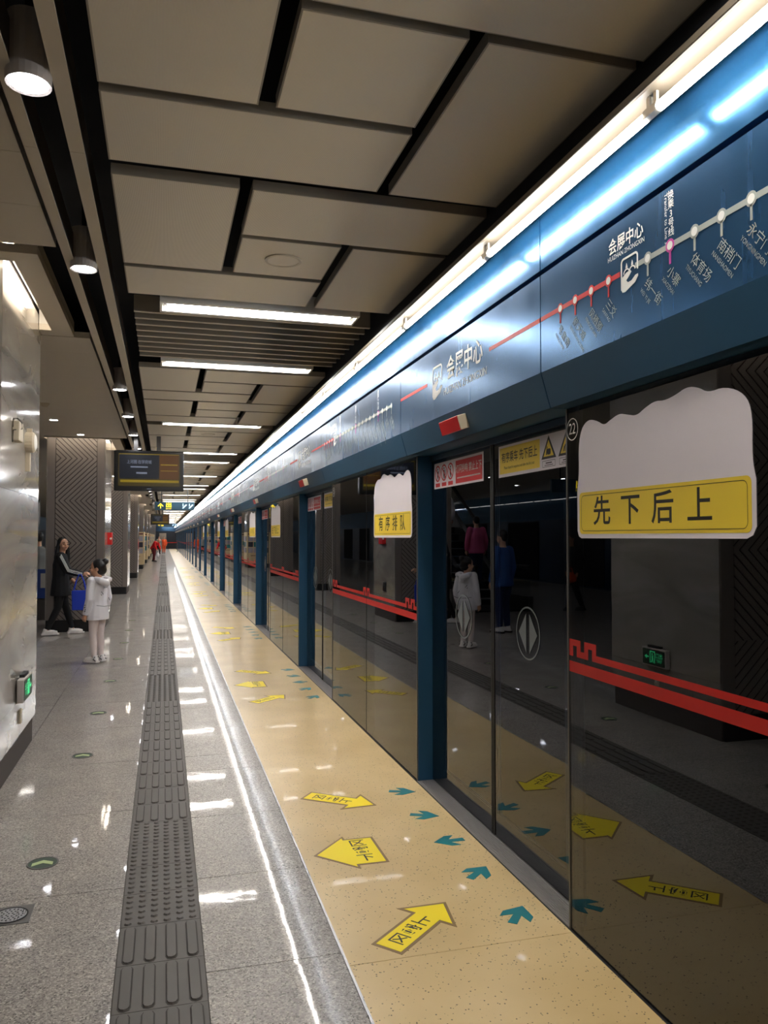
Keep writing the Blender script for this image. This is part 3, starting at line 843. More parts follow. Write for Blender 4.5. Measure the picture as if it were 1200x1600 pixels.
# ------------------------------------------------------------------ ceiling
ceil = MB().box(-9.6, 1.56, YMIN, YEND, 3.60, 3.7, 'void_black').build('ceiling')
tag(ceil, 'dark ceiling void carrying perforated metal panels', kind='structure')
TH = 0.045
def panel_data(w, h, speaker=False):
    p = MB()
    p.box(0, w, 0, h, 0.001, TH, 'panel_edge')
    p.box(0.006, w - 0.006, 0.006, h - 0.006, 0.0, 0.0012, 'panel_metal')
    # slim rim
    return p.data('ceiling_panel')
CELL = [(-0.22, 0.30, 0.0, 1.085), (0.355, 1.43, 0.0, 0.515), (0.36, 0.865, 0.555, 1.085), (-0.22, 0.87, 1.135, 1.635), (0.925, 1.43, 0.555, 1.645)]
cell_d = [panel_data(x1 - x0, y1 - y0) for x0, x1, y0, y1 in CELL]
def put_cell(s):
    for (x0, x1, y0, y1), d in zip(CELL, cell_d):
        if s + y1 < YMIN: continue
        o = bpy.data.objects.new('ceiling_panel', d); COL.objects.link(o); o.location = (x0, s + y0, ZC); o.parent = ceil
slat_d = MB().box(-0.2, 1.40, 0.0, 0.03, 0.0, 0.004, 'beam_cream').box(-0.2, 1.40, 0.004, 0.026, 0.004, 0.11, 'panel_edge').data('louvre_slat')
nf = 0
def fixture(y, i, kind_, lab):
    r = empty('ceiling_light', (0, y, ZC), lab, 'lamp', 'fluorescent fixtures across the ceiling')
    b_ = MB()
    b_.box(-0.035, 1.25, -0.125, -0.085, -0.012, 0.09, 'white_paint').box(-0.035, 1.25, 0.085, 0.125, -0.012, 0.09, 'white_paint')
    b_.box(-0.035, -0.022, -0.085, 0.085, -0.012, 0.09, 'white_paint').box(1.237, 1.25, -0.085, 0.085, -0.012, 0.09, 'white_paint')
    b_.box(-0.035, 1.25, -0.125, 0.125, 0.085, 0.095, 'white_paint')
    b_.build('housing', r)
    MB().tube([(0.01, -0.036, 0.03), (1.205, -0.036, 0.03)], 0.032, 'fixture_glow', 8).build('tube', r)
    MB().tube([(0.01, 0.036, 0.03), (1.205, 0.036, 0.03)], 0.032, 'fixture_glow', 8).build('tube', r)
    for xx in (-0.022, 1.205): MB().box(xx, xx + 0.032, -0.07, 0.07, 0.005, 0.085, 'steel').build('socket', r)
    return r
fx0 = fixture(0, 0, 0, 'x'); first = True
def put_fixture(y):
    global first, nf
    if y < YMIN + 0.3: return
    if y > 0:
        nf += 1; lab = 'bright fluorescent fixture across the ceiling, %s from the camera' % nth(nf)
    else: lab = 'fluorescent fixture across the ceiling behind the viewpoint, %s' % ('pair member nearer the wall' if y < -3 else 'pair member nearer the camera')
    if first: fx0.location = (0, y, ZC); fx0['label'] = lab; first = False
    else: copy_tree(fx0, None, (0, y, ZC), lab)
nsp = 0
spk = None
def put_speaker(s):
    global nsp, spk
    nsp += 1
    lab = 'round speaker grille in the ceiling panels, %s from the camera' % nth(nsp)
    loc = (0.605, s + 0.82, ZC)
    if spk is None:
        spk = empty('ceiling_speaker', loc, lab, 'speaker', 'round ceiling speakers')
        MB().ring((0, 0, -0.006), 0.083, 0.098, 0.006, 'beam_cream').build('bezel', spk)
        MB().disc((0, 0, -0.004), 0.083, 'panel_plain', d=0.004).build('grille', spk)
    else: copy_tree(spk, None, loc, lab)
for p in range(-1, 12):
    b0 = 9.0 * p
    if b0 + 5.18 < YEND: put_fixture(b0 + 5.185)
    put_fixture(b0 + 6.885) if b0 + 6.9 < YEND else None
    put_fixture(b0 + 10.585) if b0 + 10.6 < YEND else None
    for i in range(9):
        if b0 + 5.38 + 0.163 * i > YMIN and b0 + 7 < YEND:
            o = bpy.data.objects.new('louvre_slat', slat_d); COL.objects.link(o); o.location = (0, b0 + 5.365 + 0.163 * i, ZC); o.parent = ceil
    for s in (7.13, 8.82, 10.76, 12.40):
        if p == -1 and s > 10:
            s = {10.76: 10.59, 12.40: 12.345}[s]
        if b0 + s + 1.7 < YEND: put_cell(b0 + s)
        if s in (10.76, 10.59) and p >= 0 and p < 6: put_speaker(b0 + s)
    if p == -1: put_speaker(b0 + 12.345)

# beams with the dark trough for the downlights
for x0, x1 in ((-0.360, -0.305), (-0.523, -0.475)):
    y = YMIN
    ln = 2.4
    bm_ = MB().box(x0, x1, 0, ln - 0.003, 0, 0.006, 'beam_cream').box(x0 + 0.002, x1 - 0.002, 0, ln - 0.003, 0.006, 0.14, 'beam_side').data('ceiling_beam')
    y = -6.4
    while y < YEND - 2.4:
        o = bpy.data.objects.new('ceiling_beam', bm_); COL.objects.link(o); o.location = (0, y, ZC); o.parent = ceil
        y += ln
dl = None; nd = 0
for i in range(-3, 60):
    y = 2.69 + 1.81 * i if i < 2 else 2.74 + 1.8 * i
    if y > YEND - 1 or i % 5 == 2: continue
    if y > 0:
        nd += 1; lab = 'grey cylinder downlight between the ceiling beams, %s from the camera' % nth(nd)
    else: lab = 'grey cylinder downlight behind the viewpoint, %s back' % nth(-i)
    loc = (-0.428, y, 3.045)
    if dl is None:
        dl = empty('cylinder_downlight', loc, lab, 'lamp', 'cylinder downlights in the ceiling trough')
        c = MB()
        pr = [(0.060, 0.004), (0.069, 0.0), (0.070, 0.012), (0.070, 0.215), (0.0, 0.215)]
        seg = 24
        for (ra, za), (rb, zb) in zip(pr[:-1], pr[1:]):
            vs = []
            for k in range(seg):
                t = 2 * PI * k / seg
                vs.append((ra * math.cos(t), ra * math.sin(t), za)); vs.append((rb * math.cos(t), rb * math.sin(t), zb))
            c.add(vs, [(2 * k, 2 * ((k + 1) % seg), 2 * ((k + 1) % seg) + 1, 2 * k + 1) for k in range(seg)], 'lamp_grey')
        c.build('housing', dl, smooth=False)
        MB().disc((0, 0, 0.006), 0.060, 'down_glow', d=0.003).build('lens', dl)
        MB().box(-0.012, 0.012, -0.012, 0.012, 0.215, 0.55, 'gasket').build('stem', dl)
    else: copy_tree(dl, None, loc, lab)

# side bay ceiling (between pillars) and light slots round the pillars
bay_d = MB().box(-1.9, -0.60, 0.0015, 0.571, 0, 0.05, 'panel_plain').data('bay_panel')
lip_d = None
for p in range(-1, 12):
    b0 = 9.0 * p
    for i in range(12):
        yy = b0 + 6.88 + 0.5725 * i
        if yy < YMIN or yy > YEND - 0.6: continue
        o = bpy.data.objects.new('bay_panel', bay_d); COL.objects.link(o); o.location = (0, yy, ZL); o.parent = ceil
    if b0 + 4.8 > YMIN and b0 + 7 < YEND:
        x = MB()
        x.box(-0.87, -0.72, 4.90, 6.86, 0, 0.05, 'panel_plain')
        x.box(-0.963, -0.87, 6.69, 6.86, 0, 0.05, 'panel_plain').box(-0.963, -0.87, 4.90, 5.06, 0, 0.05, 'panel_plain')
        x.box(-0.722, -0.72, 4.90, 6.86, 0.05, 0.12, 'panel_edge')
        x.box(-0.873, -0.87, 5.06, 6.69, 0.05, 0.16, 'white_paint').box(-0.963, -0.87, 6.69, 6.694, 0.05, 0.16, 'white_paint')
        x.box(-1.9, -0.963, 4.88, 4.93, 0.0, 0.16, 'panel_plain')
        o = x.build('slot_panel', ceil, (0, b0, ZL))
    if b0 + 4.8 > YMIN and b0 + 7 < YEND:
        r = empty('pillar_light_slot', (0, b0, ZL), 'warm light slot in the ceiling beside the %s pillar' % nth(p + 2) if p >= 0 else 'warm light slot beside the pillar behind the viewpoint', 'lamp', 'light slots round the pillars')
        if p >= 0: r['label'] = 'warm light slot in the ceiling beside the %s pillar from the camera' % nth(p + 1)
        MB().box(-0.965, -0.87, 5.06, 6.69, 0.16, 0.17, 'white_paint').build('tray', r)
        MB().tube([(-0.918, 5.12, 0.13), (-0.918, 6.5, 0.13)], 0.018, 'cove_glow', 8).build('tube', r)
        MB().tube([(-1.88, 5.03, 0.10), (-0.99, 5.03, 0.10)], 0.015, 'cove_glow', 8).build('front_tube', r)
MB().box(-9.6, -1.9, YMIN, YEND, ZL, ZL + 0.05, 'panel_plain').build('far_bay_panel', ceil)
for i, (x, y) in enumerate([(-1.495, 11.831), (-1.293, 13.423), (-1.4, 20.6), (-1.3, 22.4)]):
    r = empty('recessed_downlight', (x, y, ZL), 'small recessed downlight in the side bay ceiling, ' + ['second before', 'nearest before', 'second beyond', 'third beyond'][i] + ' the chevron pillar', 'lamp', 'recessed downlights in the side bay')
    MB().ring((0, 0, -0.004), 0.05, 0.06, 0.004, 'white_paint').build('rim', r)
    MB().disc((0, 0, -0.002), 0.05, 'down_glow', d=0.002, seg=16).build('lens', r)
for i, yy in enumerate((8.6, 11.6, 17.0, 20.0, 23.0)):  # downlights added to brighten the side hall mirrored in the glass
    for j, xx in enumerate((-3.0, -5.2, -7.4)):
        r = empty('recessed_downlight', (xx, yy, ZL), 'added downlight brightening the side hall, %s row, %s from the pillars' % (nth(i + 1), nth(j + 1)), 'lamp', 'added downlights brightening the side hall')
        MB().ring((0, 0, -0.004), 0.07, 0.082, 0.004, 'white_paint', seg=16).build('rim', r)
        MB().disc((0, 0, -0.002), 0.07, 'down_glow', d=0.002, seg=12).build('lens', r)
r = empty('smoke_detector', (-1.42, 10.4, ZL), 'small cream smoke detector on the side bay ceiling', 'detector')
MB().tube([(0, 0, 0), (0, 0, -0.02), (0, 0, -0.04)], [0.055, 0.05, 0.032], 'beige_plastic', 14).build('detector_body', r)
MB().ring((0, 0, -0.008), 0.05, 0.062, 0.008, 'beige_plastic').build('base_ring', r)

# ------------------------------------------------------------------ pillars
PX0, PX1 = -1.90, -0.965
def chevron(mb_back, mb_rib, w, z0, z1):
    """herring-bone ribs on a front (-Y) face of width w, local x 0..w; rows .62 tall alternate direction"""
    row = 0.717; pitch = 0.086; rw = 0.066
    z = z0; up = False; zn = 0.78
    while z < z1 - 0.01:
        h = min(zn, z1) - z
        for k in range(-int(h / pitch) - 2, int((w + h) / pitch) + 3):
            c = k * pitch - h
            quad = [(c, 0.0), (c + rw, 0.0), (c + rw + h, h), (c + h, h)] if up else [(c + h, 0.0), (c + h + rw, 0.0), (c + rw, h), (c, h)]
            q = clip_x(quad, 0.0, w)
            if len(q) >= 3:
                mb_rib.prism(q, 0.008, 'chevron_rib', frontm(0, 0, z))
        z = min(zn, z1); zn += row; up = not up
def clip_x(poly, x0, x1):
    def cl(p, f, inter):
        o = []
        for i in range(len(p)):
            a, b_ = p[i - 1], p[i]
            if f(b_):
                if not f(a): o.append(inter(a, b_))
                o.append(b_)
            elif f(a): o.append(inter(a, b_))
        return o
    def it(x):
        return lambda a, b_: (x, a[1] + (b_[1] - a[1]) * (x - a[0]) / (b_[0] - a[0]))
    p = cl(poly, lambda q: q[0] >= x0 - 1e-9, it(x0))
    return cl(p, lambda q: q[0] <= x1 + 1e-9, it(x1)) if p else p
def make_pillar():
    r = empty('pillar', (0, 0, 0), 'x', None, None, kind='structure')
    MB().box(PX0 + 0.02, PX1 - 0.02, 0.02, PLEN - 0.02, 0, 3.6, 'groove').build('core', r)
    MB().box(PX0 + 0.012, PX1 - 0.035, 0.0, PLEN - 0.03, 0, 0.20, 'baseboard').build('plinth', r)
    zs = [0.205, 0.455, 1.908, 3.36]
    for a, b_ in zip(zs[:-1], zs[1:]):
        MB().box(PX1 - 0.02, PX1, 0.004, PLEN - 0.004, a, b_ - 0.003, 'marble').build('stone_panel', r)
        MB().box(PX0, PX0 + 0.02, 0.004, PLEN - 0.004, a, b_ - 0.003, 'marble').build('stone_panel', r)
    for yy in (0.0, PLEN - 0.02):
        for xa, xb in ((PX0 + 0.021, PX0 + 0.135), (PX1 - 0.135, PX1 - 0.021)):
            MB().box(xa, xb, yy, yy + 0.02, 0.205, 3.36, 'chevron_stone').build('edge_stone', r)
    rb = MB(); chevron(None, rb, (PX1 - PX0) - 0.29, 0.205, 3.36)
    o = rb.build('chevron_relief', r, (PX0 + 0.145, 0.012, 0)); o['kind'] = 'stuff'
    rb2 = MB(); chevron(None, rb2, (PX1 - PX0) - 0.29, 0.205, 3.36)
    o = rb2.build('chevron_relief', r, (PX1 - 0.145, PLEN - 0.012, 0)); o.rotation_euler = (0, 0, PI); o['kind'] = 'stuff'
    return r
pl0 = make_pillar()
npil = 0
for p in range(-1, 12):
    y = PIL0 + PPITCH * p
    lab = 'stone pillar with chevron relief faces, %s from the camera' % nth(p + 1) if p >= 0 else 'stone pillar behind the viewpoint'
    if p == -1: pl0.location = (0, y, 0); pl0['label'] = lab
    else: copy_tree(pl0, None, (0, y, 0), lab)

# fittings on the nearest pillar
r = empty('exit_sign', (PX1, 6.05, 0.55), 'small lit green exit sign box low on the polished pillar', 'exit sign')
MB().box(-0.0, 0.012, -0.10, 0.06, -0.10, 0.08, 'steel_dark').build('back_plate', r)
MB().box(0.012, 0.055, -0.18, 0.17, -0.085, 0.075, 'lamp_grey').build('case', r, bevel=0.006)
MB().box(0.055, 0.058, -0.165, 0.155, -0.072, 0.062, 'green_dark').build('face', r)
MB().box(0.012, 0.045, -0.08, 0.10, 0.075, 0.095, 'gasket').build('cable_gland', r)
gl = MB()
pm = Matrix(((0, 0, 1, 0.0585), (1, 0, 0, 0), (0, 1, 0, 0), (0, 0, 0, 1)))   # facing +X, local x -> +Y
for q in ([(0.06, -0.01), (0.10, -0.01), (0.10, 0.0), (0.06, 0.0)], [(0.09, -0.025), (0.12, -0.005), (0.09, 0.015)],
          [(-0.03, -0.055), (-0.02, -0.055), (-0.02, 0.05), (-0.03, 0.05)], [(0.035, -0.055), (0.045, -0.055), (0.045, 0.05), (0.035, 0.05)],
          [(-0.03, 0.04), (0.045, 0.04), (0.045, 0.05), (-0.03, 0.05)], [(-0.005, -0.02), (0.012, -0.02), (0.018, 0.012), (0.0, 0.012)],
          [(-0.012, -0.05), (-0.002, -0.05), (0.008, -0.018), (-0.002, -0.018)], [(0.014, -0.05), (0.026, -0.05), (0.014, -0.018), (0.004, -0.018)],
          [(0.004, 0.016), (0.018, 0.016), (0.018, 0.03), (0.004, 0.03)]):
    gl.prism(q, 0.0008, 'green_glow', pm)
gl.mesh(text_mesh('出口', 0.0), pm @ Matrix.Translation((-0.088, 0.012, 0.0008)) @ Matrix.Rotation(0, 4, 'Z') @ Matrix.Diagonal((0.052, 0.052, 1, 1)), 'green_glow')
gl.mesh(text_mesh('EXIT', 0.0), pm @ Matrix.Translation((-0.088, -0.03, 0.0008)) @ Matrix.Diagonal((0.036, 0.036, 1, 1)), 'green_glow')
gl.build('pictogram', r)
r = empty('junction_box', (PX1, 6.07, 0.34), 'tiny beige socket plate under the exit sign on the pillar', 'socket')
MB().box(0, 0.014, -0.03, 0.03, -0.05, 0.05, 'beige_plastic').build('plate', r, bevel=0.004)
MB().box(0.014, 0.016, -0.012, 0.012, -0.02, 0.02, 'white_paint').build('cover', r)
r = empty('wall_speaker_box', (PX1, 5.70, 2.30), 'cream wall box with loose cable high on the polished pillar', 'wall box')
MB().box(0, 0.045, -0.075, 0.075, -0.065, 0.065, 'beige_plastic').build('case', r, bevel=0.006)
MB().tube([(0.01, -0.10, 0.02), (0.012, -0.10, 0.075), (0.03, -0.07, 0.082), (0.05, -0.02, 0.06), (0.05, 0.0, 0.02), (0.03, -0.06, 0.01), (0.012, -0.10, 0.0), (0.01, -0.105, -0.08)], 0.0035, 'ink', 6).build('cable', r)
MB().tube([(0.03, 0.075, 0.0), (0.03, 0.11, -0.02), (0.02, 0.15, 0.0), (0.01, 0.17, 0.012)], 0.003, 'ink', 6).build('loose_wire', r)
r = empty('sounder', (PX1, 6.18, 2.285), 'round cream alarm sounder with conduit on the polished pillar', 'alarm')
MB().tube([(0, 0, 0), (0.05, 0, 0), (0.062, 0, 0)], [0.075, 0.075, 0.06], 'beige_plastic', 20).build('sounder_body', r)
MB().tube([(0.062, 0, 0), (0.067, 0, 0)], [0.058, 0.05], 'white_paint', 20).build('dome', r)
MB().box(0, 0.03, -0.02, 0.02, -0.21, -0.06, 'beige_plastic').build('conduit', r)
MB().box(0.005, 0.04, -0.015, 0.015, 0.07, 0.10, 'beige_plastic').build('cap', r)
# red box on the second pillar
r = empty('alarm_box', (PX1, PIL0 + PPITCH + 0.75, 1.57), 'red fire alarm box on the side of the second pillar', 'alarm box')
MB().box(0, 0.075, -0.14, 0.14, -0.11, 0.11, 'red_plastic').build('case', r, bevel=0.008)
MB().disc((0, 0, 0), 0.02, 'white_paint').build('call_button', r, (0.06, -0.141, 0)).rotation_euler = (R(90), 0, 0)
r = empty('wall_hatch', (PX1, PIL0 + PPITCH + 0.7, 0.62), 'small recessed steel hatch low on the second pillar', 'hatch')
MB().box(0, 0.006, -0.12, 0.12, -0.10, 0.10, 'steel_dark').build('hatch_frame', r)
MB().box(0.006, 0.009, -0.10, 0.10, -0.085, 0.085, 'gasket').build('hatch_door', r)

# display boards wrapped round the farther pillars
for i, p in enumerate(range(4, 10)):
    y = PIL0 + PPITCH * p
    r = empty('pillar_display', (0, y, 0), 'cream display board with pictures on the %s pillar from the camera' % nth(p + 1), 'display board', 'cream boards on the far pillars')
    MB().box(PX0 - 0.03, PX1 + 0.04, -0.04, -0.005, 0.22, 1.85, 'board_cream').build('front_board', r)
    MB().box(PX1 + 0.005, PX1 + 0.04, -0.005, PLEN, 0.22, 1.85, 'board_cream').build('side_board', r)
    for j in range(3):
        for q in range(3):
            m_ = ('poster_dark', 'poster_grey', 'poster_grey', 'poster_teal')[(i + j * 2 + q) % 4]
            MB().box(PX0 + 0.08 + 0.29 * q, PX0 + 0.33 + 0.29 * q, -0.046, -0.041, 0.78 + 0.30 * j, 1.04 + 0.30 * j, m_).build('picture', r)
            MB().box(PX1 + 0.041, PX1 + 0.046, 0.12 + 0.46 * q, 0.52 + 0.46 * q, 0.78 + 0.30 * j, 1.04 + 0.30 * j, m_).build('picture', r)
    MB().box(PX0 + 0.05, PX1 - 0.02, -0.046, -0.041, 1.72, 1.78, 'cloth_maroon').build('title_bar', r)
    MB().box(PX0 + 0.15, PX1 - 0.15, -0.046, -0.041, 0.62, 0.65, 'wood_brown').build('caption', r)

# ------------------------------------------------------------------ monitors and hanging signs
def monitor(loc, lab):
    r = empty('hanging_monitor', loc, lab, 'monitor', 'monitors hung from the ceiling beams')
    MB().box(-0.49, 0.49, 0.0, 0.09, -0.295, 0.295, 'black_plastic').build('case', r, bevel=0.012)
    s = MB().box(-0.43, 0.43, -0.003, 0.0, -0.225, 0.25, 'screen_olive').build('screen', r)
    MB().box(-0.415, 0.14, -0.005, -0.003, -0.115, 0.235, 'screen_navy').build('picture_window', r)
    MB().box(0.145, 0.42, -0.005, -0.003, -0.12, 0.235, 'screen_orange').build('side_window', r)
    MB().box(-0.42, 0.42, -0.005, -0.003, 0.238, 0.246, 'screen_yellow').build('top_line', r)
    MB().box(0.16, 0.40, -0.007, -0.005, 0.085, 0.10, 'screen_yellow').build('ticker_line', r)
    MB().box(0.16, 0.40, -0.007, -0.005, 0.0, 0.008, 'screen_yellow').build('ticker_line', r)
    MB().box(-0.40, 0.42, -0.005, -0.003, -0.17, -0.135, 'screen_yellow').build('ticker_line', r)
    t = MB()
    t.mesh(text_mesh('上河图 在学府城', 0.004), frontm(-0.14, -0.0058, 0.125, 0, 0.048, 0.06), 'screen_pale')
    t.build('screen_lettering', r)
    MB().box(-0.26, -0.02, -0.007, -0.005, 0.045, 0.065, 'screen_pale').build('caption_bar', r)
    MB().box(-0.18, -0.03, -0.007, -0.005, -0.045, -0.02, 'screen_pale').build('caption_bar', r)
    MB().box(-0.03, 0.03, -0.002, 0.0, -0.268, -0.258, 'screen_pale').build('maker_mark', r)
    MB().box(-0.22, -0.16, 0.03, 0.07, 0.295, 0.60, 'steel_dark').box(0.10, 0.16, 0.03, 0.07, 0.295, 0.60, 'steel_dark').build('hanger', r)
    return r
mo = monitor((-0.21, 12.0, 2.565), 'large black flat monitor hanging from the ceiling above the tactile strip')
copy_tree(mo, None, (-0.19, 45.0, 2.565), 'smaller-looking distant monitor hanging below the exit direction sign')
def hang_sign(loc, w, lab, full=True):
    r = empty('hanging_sign', loc, lab, 'sign', 'blue hanging direction signs')
    MB().box(-w / 2, w / 2, 0, 0.08, -0.127, 0.127, 'sign_blue').build('sign_box', r, bevel=0.006)
    g = MB(); f4 = frontm(0, -0.001, 0)
    s = 0.09; ax = -w / 2 + 0.17
    g.prism([(ax - 0.012, -0.075), (ax + 0.012, -0.075), (ax + 0.012, 0.06), (ax - 0.012, 0.06)], 0.002, 'sign_yellow', f4)
    g.prism([(ax, 0.085), (ax - 0.085, 0.0), (ax - 0.065, -0.018), (ax, 0.05)], 0.002, 'sign_yellow', f4)
    g.prism([(ax, 0.085), (ax, 0.05), (ax + 0.065, -0.018), (ax + 0.085, 0.0)], 0.002, 'sign_yellow', f4)
    bx = ax + 0.24
    g.mesh(text_mesh('出', 0.03), frontm(bx, -0.003, 0.02, 0, 0.19, 0.16), 'sign_yellow')
    g.mesh(text_mesh('WAY OUT', 0.02), frontm(bx, -0.003, -0.085, 0, 0.036, 0.042), 'sign_yellow')
    g.build('exit_lettering', r)
    if full:
        e = MB()
        for cx, fl in ((w / 2 - 0.30, 1), (w / 2 - 0.11, -1)):
            e.prism([(cx - 0.07, -0.07), (cx - 0.03, -0.07), (cx + 0.07, 0.03), (cx + 0.07, 0.055), (cx + 0.035, 0.055), (cx - 0.06, -0.045)], 0.002, 'sign_pale', f4)
            e.prism([(cx - 0.045 + 0.016 * math.cos(2 * PI * t / 10), 0.065 + 0.016 * math.sin(2 * PI * t / 10)) for t in range(10)], 0.002, 'sign_pale', f4)
            e.prism([(cx - 0.06, -0.015), (cx - 0.03, 0.012), (cx - 0.03, 0.045), (cx - 0.06, 0.045)], 0.002, 'sign_pale', f4)
        e.build('escalator_pictogram', r)
    for xx in (-w / 2 + 0.2, w / 2 - 0.2):
        MB().tube([(xx, 0.04, 0.127), (xx, 0.04, 0.9)], 0.012, 'gasket', 8).build('hanger', r)
    return r
hang_sign((0.325, 25.0, 2.546), 1.18, 'dark blue exit sign with yellow arrow hanging across the platform')
hang_sign((0.25, 62.0, 2.50), 1.5, 'distant blue hanging sign beyond the small monitor', True)
r = hang_sign((-4.3, 13.6, 2.58), 1.2, 'blue exit sign hanging between the pillars, seen mirrored in the glass', False)

# ------------------------------------------------------------------ far end wall
e = MB().box(-9.6, 4.6, YEND, YEND + 0.2, -0.2, 3.6, 'end_wall_dark')
ew = tag(e.build('wall_far'), 'dark blue end wall of the platform', kind='structure')
MB().box(-1.5, 1.6, YEND - 0.06, YEND, 2.35, 3.3, 'end_wall_blue').build('upper_panel', ew)
dr = MB().box(-0.55, 0.35, YEND - 0.03, YEND, 0.0, 2.1, 'door_beige').build('door_1'); tag(dr, 'beige service door in the end wall', kind='structure')
MB().tube([(0.25, YEND - 0.06, 1.0), (0.25, YEND - 0.06, 1.12)], 0.012, 'steel', 8).build('door_handle', dr)
bw = MB().box(-9.6, 4.6, YMIN - 0.2, YMIN, -0.2, 3.6, 'panel_plain'); tag(bw.build('wall_back'), 'grey wall behind the viewpoint', kind='structure')
tb_ = empty('tape_barrier', (0, 88, 0), 'red barrier tape between two posts across the far platform end', 'barrier')
MB().box(-0.1, 1.45, -0.005, 0.005, 0.96, 1.04, 'red_band').build('tape', tb_)
for xx in (-0.1, 1.45): MB().tube([(xx, 0, 0), (xx, 0, 0.02), (xx, 0, 0.021), (xx, 0, 1.05)], [0.14, 0.14, 0.025, 0.025], 'steel_dark', 10).build('post', tb_)

# ------------------------------------------------------------------ opposite side of the island platform
ow = MB().box(-9.75, -9.6, YMIN, YEND, 2.2, 3.6, 'header_slope').box(-9.75, -9.62, YMIN, YEND, -0.2, 2.2, 'frame_dark')
ow = tag(ow.build('wall_left'), 'opposite screen-door wall across the island platform', kind='structure')
for k in range(-1, 12):
    MB().box(-9.62, -9.60, 2.3 + MOD * k, 4.9 + MOD * k, 0.05, 2.15, 'tunnel').build('dark_pane', ow)
for k in range(24):
    MB().tube([(-9.4, 2 + 1.26 * k, 2.87), (-9.4, 3.1 + 1.26 * k, 2.87)], 0.012, 'tube_far', 8).build('strip_tube', ow)

# escalator in the side hall
er = empty('escalator', (-3.55, 15.5, 0), 'dark escalator with steel skirt in the side hall between pillars', 'escalator')
ang = R(30); L = 4.4
def slope_pts(x, z): return [(x, 0, z), (x, 1.2, z), (x, 1.2 + L * math.cos(ang), z + L * math.sin(ang))]
for x in (-0.62, 0.62):
    pts = slope_pts(x, 0)
    vs = []
    for (px, py, pz) in pts: vs += [(px - 0.06, py, max(0.0, pz - 0.25)), (px + 0.06, py, max(0.0, pz - 0.25)), (px - 0.06, py, pz + 0.32), (px + 0.06, py, pz + 0.32)]
    fs = [(0, 1, 3, 2), (8, 10, 11, 9)]
    for i in (0, 4): fs += [(i, i + 4, i + 5, i + 1), (i + 2, i + 3, i + 7, i + 6), (i, i + 2, i + 6, i + 4), (i + 1, i + 5, i + 7, i + 3)]
    MB().add(vs, fs, 'steel_dark').build('skirt', er)
    MB().tube([(px, py, pz + 0.95) for px, py, pz in pts], 0.045, 'gasket', 8).build('handrail', er)
    g_ = [(px, py, pz + 0.32) for px, py, pz in pts] + [(px, py, pz + 0.92) for px, py, pz in pts]
    MB().add(g_, [(0, 1, 4, 3), (1, 2, 5, 4)], 'clear_glass').build('balustrade', er)
for i in range(14):
    yy = 0.1 + 0.33 * i; zz = 0.02 if yy < 1.2 else (yy - 1.2) * math.tan(ang)
    MB().box(-0.55, 0.55, yy, yy + 0.32, zz - 0.15 if zz > 0.1 else 0.001, zz + 0.02, 'gasket').build('step', er)
pb = empty('poster_stand', (-2.15, 16.4, 0), 'blue and white poster board standing beside the escalator', 'poster')
MB().box(-0.20, 0.20, 0, 0.03, 0.42, 0.98, 'poster_blue').build('poster', pb)
MB().box(-0.12, 0.12, -0.003, 0, 0.62, 0.90, 'white_print').build('print', pb)
MB().box(-0.24, 0.24, 0.03, 0.30, 0.0, 0.42, 'steel_dark').build('base', pb)
MB().box(-0.15, 0.15, 0.03, 0.06, 0.40, 0.9, 'steel_dark').build('back_support', pb)

# ------------------------------------------------------------------ people
def blob(name, prims, m, parent, voxel=0.009, smooth=4):
    """overlapping ellipsoids and tapered tubes fused into one continuous skin"""
    bm = bmesh.new()
    def ring_tube(pts, rs, seg=12):
        pts = [Vector(p) for p in pts]
        rings = []
        prev_a = None
        for i, p in enumerate(pts):
            d = (pts[min(i + 1, len(pts) - 1)] - pts[max(i - 1, 0)]).normalized()
            ref = Vector((1, 0, 0)) if abs(d.x) < 0.9 else Vector((0, 1, 0))
            a = (ref - d * ref.dot(d)).normalized()
            b2 = d.cross(a)
            rr = rs[i]; ra, rb = rr if isinstance(rr, tuple) else (rr, rr)
            rings.append([bm.verts.new(p + ra * math.cos(2 * PI * k / seg) * a + rb * math.sin(2 * PI * k / seg) * b2) for k in range(seg)])
        for i in range(len(rings) - 1):
            for k in range(seg):
                bm.faces.new((rings[i][k], rings[i][(k + 1) % seg], rings[i + 1][(k + 1) % seg], rings[i + 1][k]))
        bm.faces.new(rings[0][::-1]); bm.faces.new(rings[-1])
    for p in prims:
        if p[0] == 't': ring_tube(p[1], p[2])
        else:
            c, rad = Vector(p[1]), p[2]
            rot = Euler(p[3]).to_matrix().to_4x4() if len(p) > 3 else Matrix()
            bmesh.ops.create_uvsphere(bm, u_segments=16, v_segments=10, radius=1.0,
                                      matrix=Matrix.Translation(c) @ rot @ Matrix.Diagonal((rad[0], rad[1], rad[2], 1)))
    bmesh.ops.recalc_face_normals(bm, faces=bm.faces)
    me = bpy.data.meshes.new(name); bm.to_mesh(me); bm.free()
    o = bpy.data.objects.new(name, me)
    rm = o.modifiers.new('r', 'REMESH'); rm.mode = 'VOXEL'; rm.voxel_size = voxel; rm.use_smooth_shade = True
    if smooth:
        sm = o.modifiers.new('s', 'SMOOTH'); sm.factor = 0.5; sm.iterations = smooth
    me2 = bake(o)
    COL.objects.link(o)
    o.modifiers.clear(); o.data = me2; bpy.data.meshes.remove(me)
    me2.name = name
    me2.materials.clear(); me2.materials.append(M(m))
    me2.polygons.foreach_set('use_smooth', [True] * len(me2.polygons))
    o.parent = parent
    return o
def V(*a): return Vector(a)
def lerp(a, b_, t): return Vector(a) * (1 - t) + Vector(b_) * t

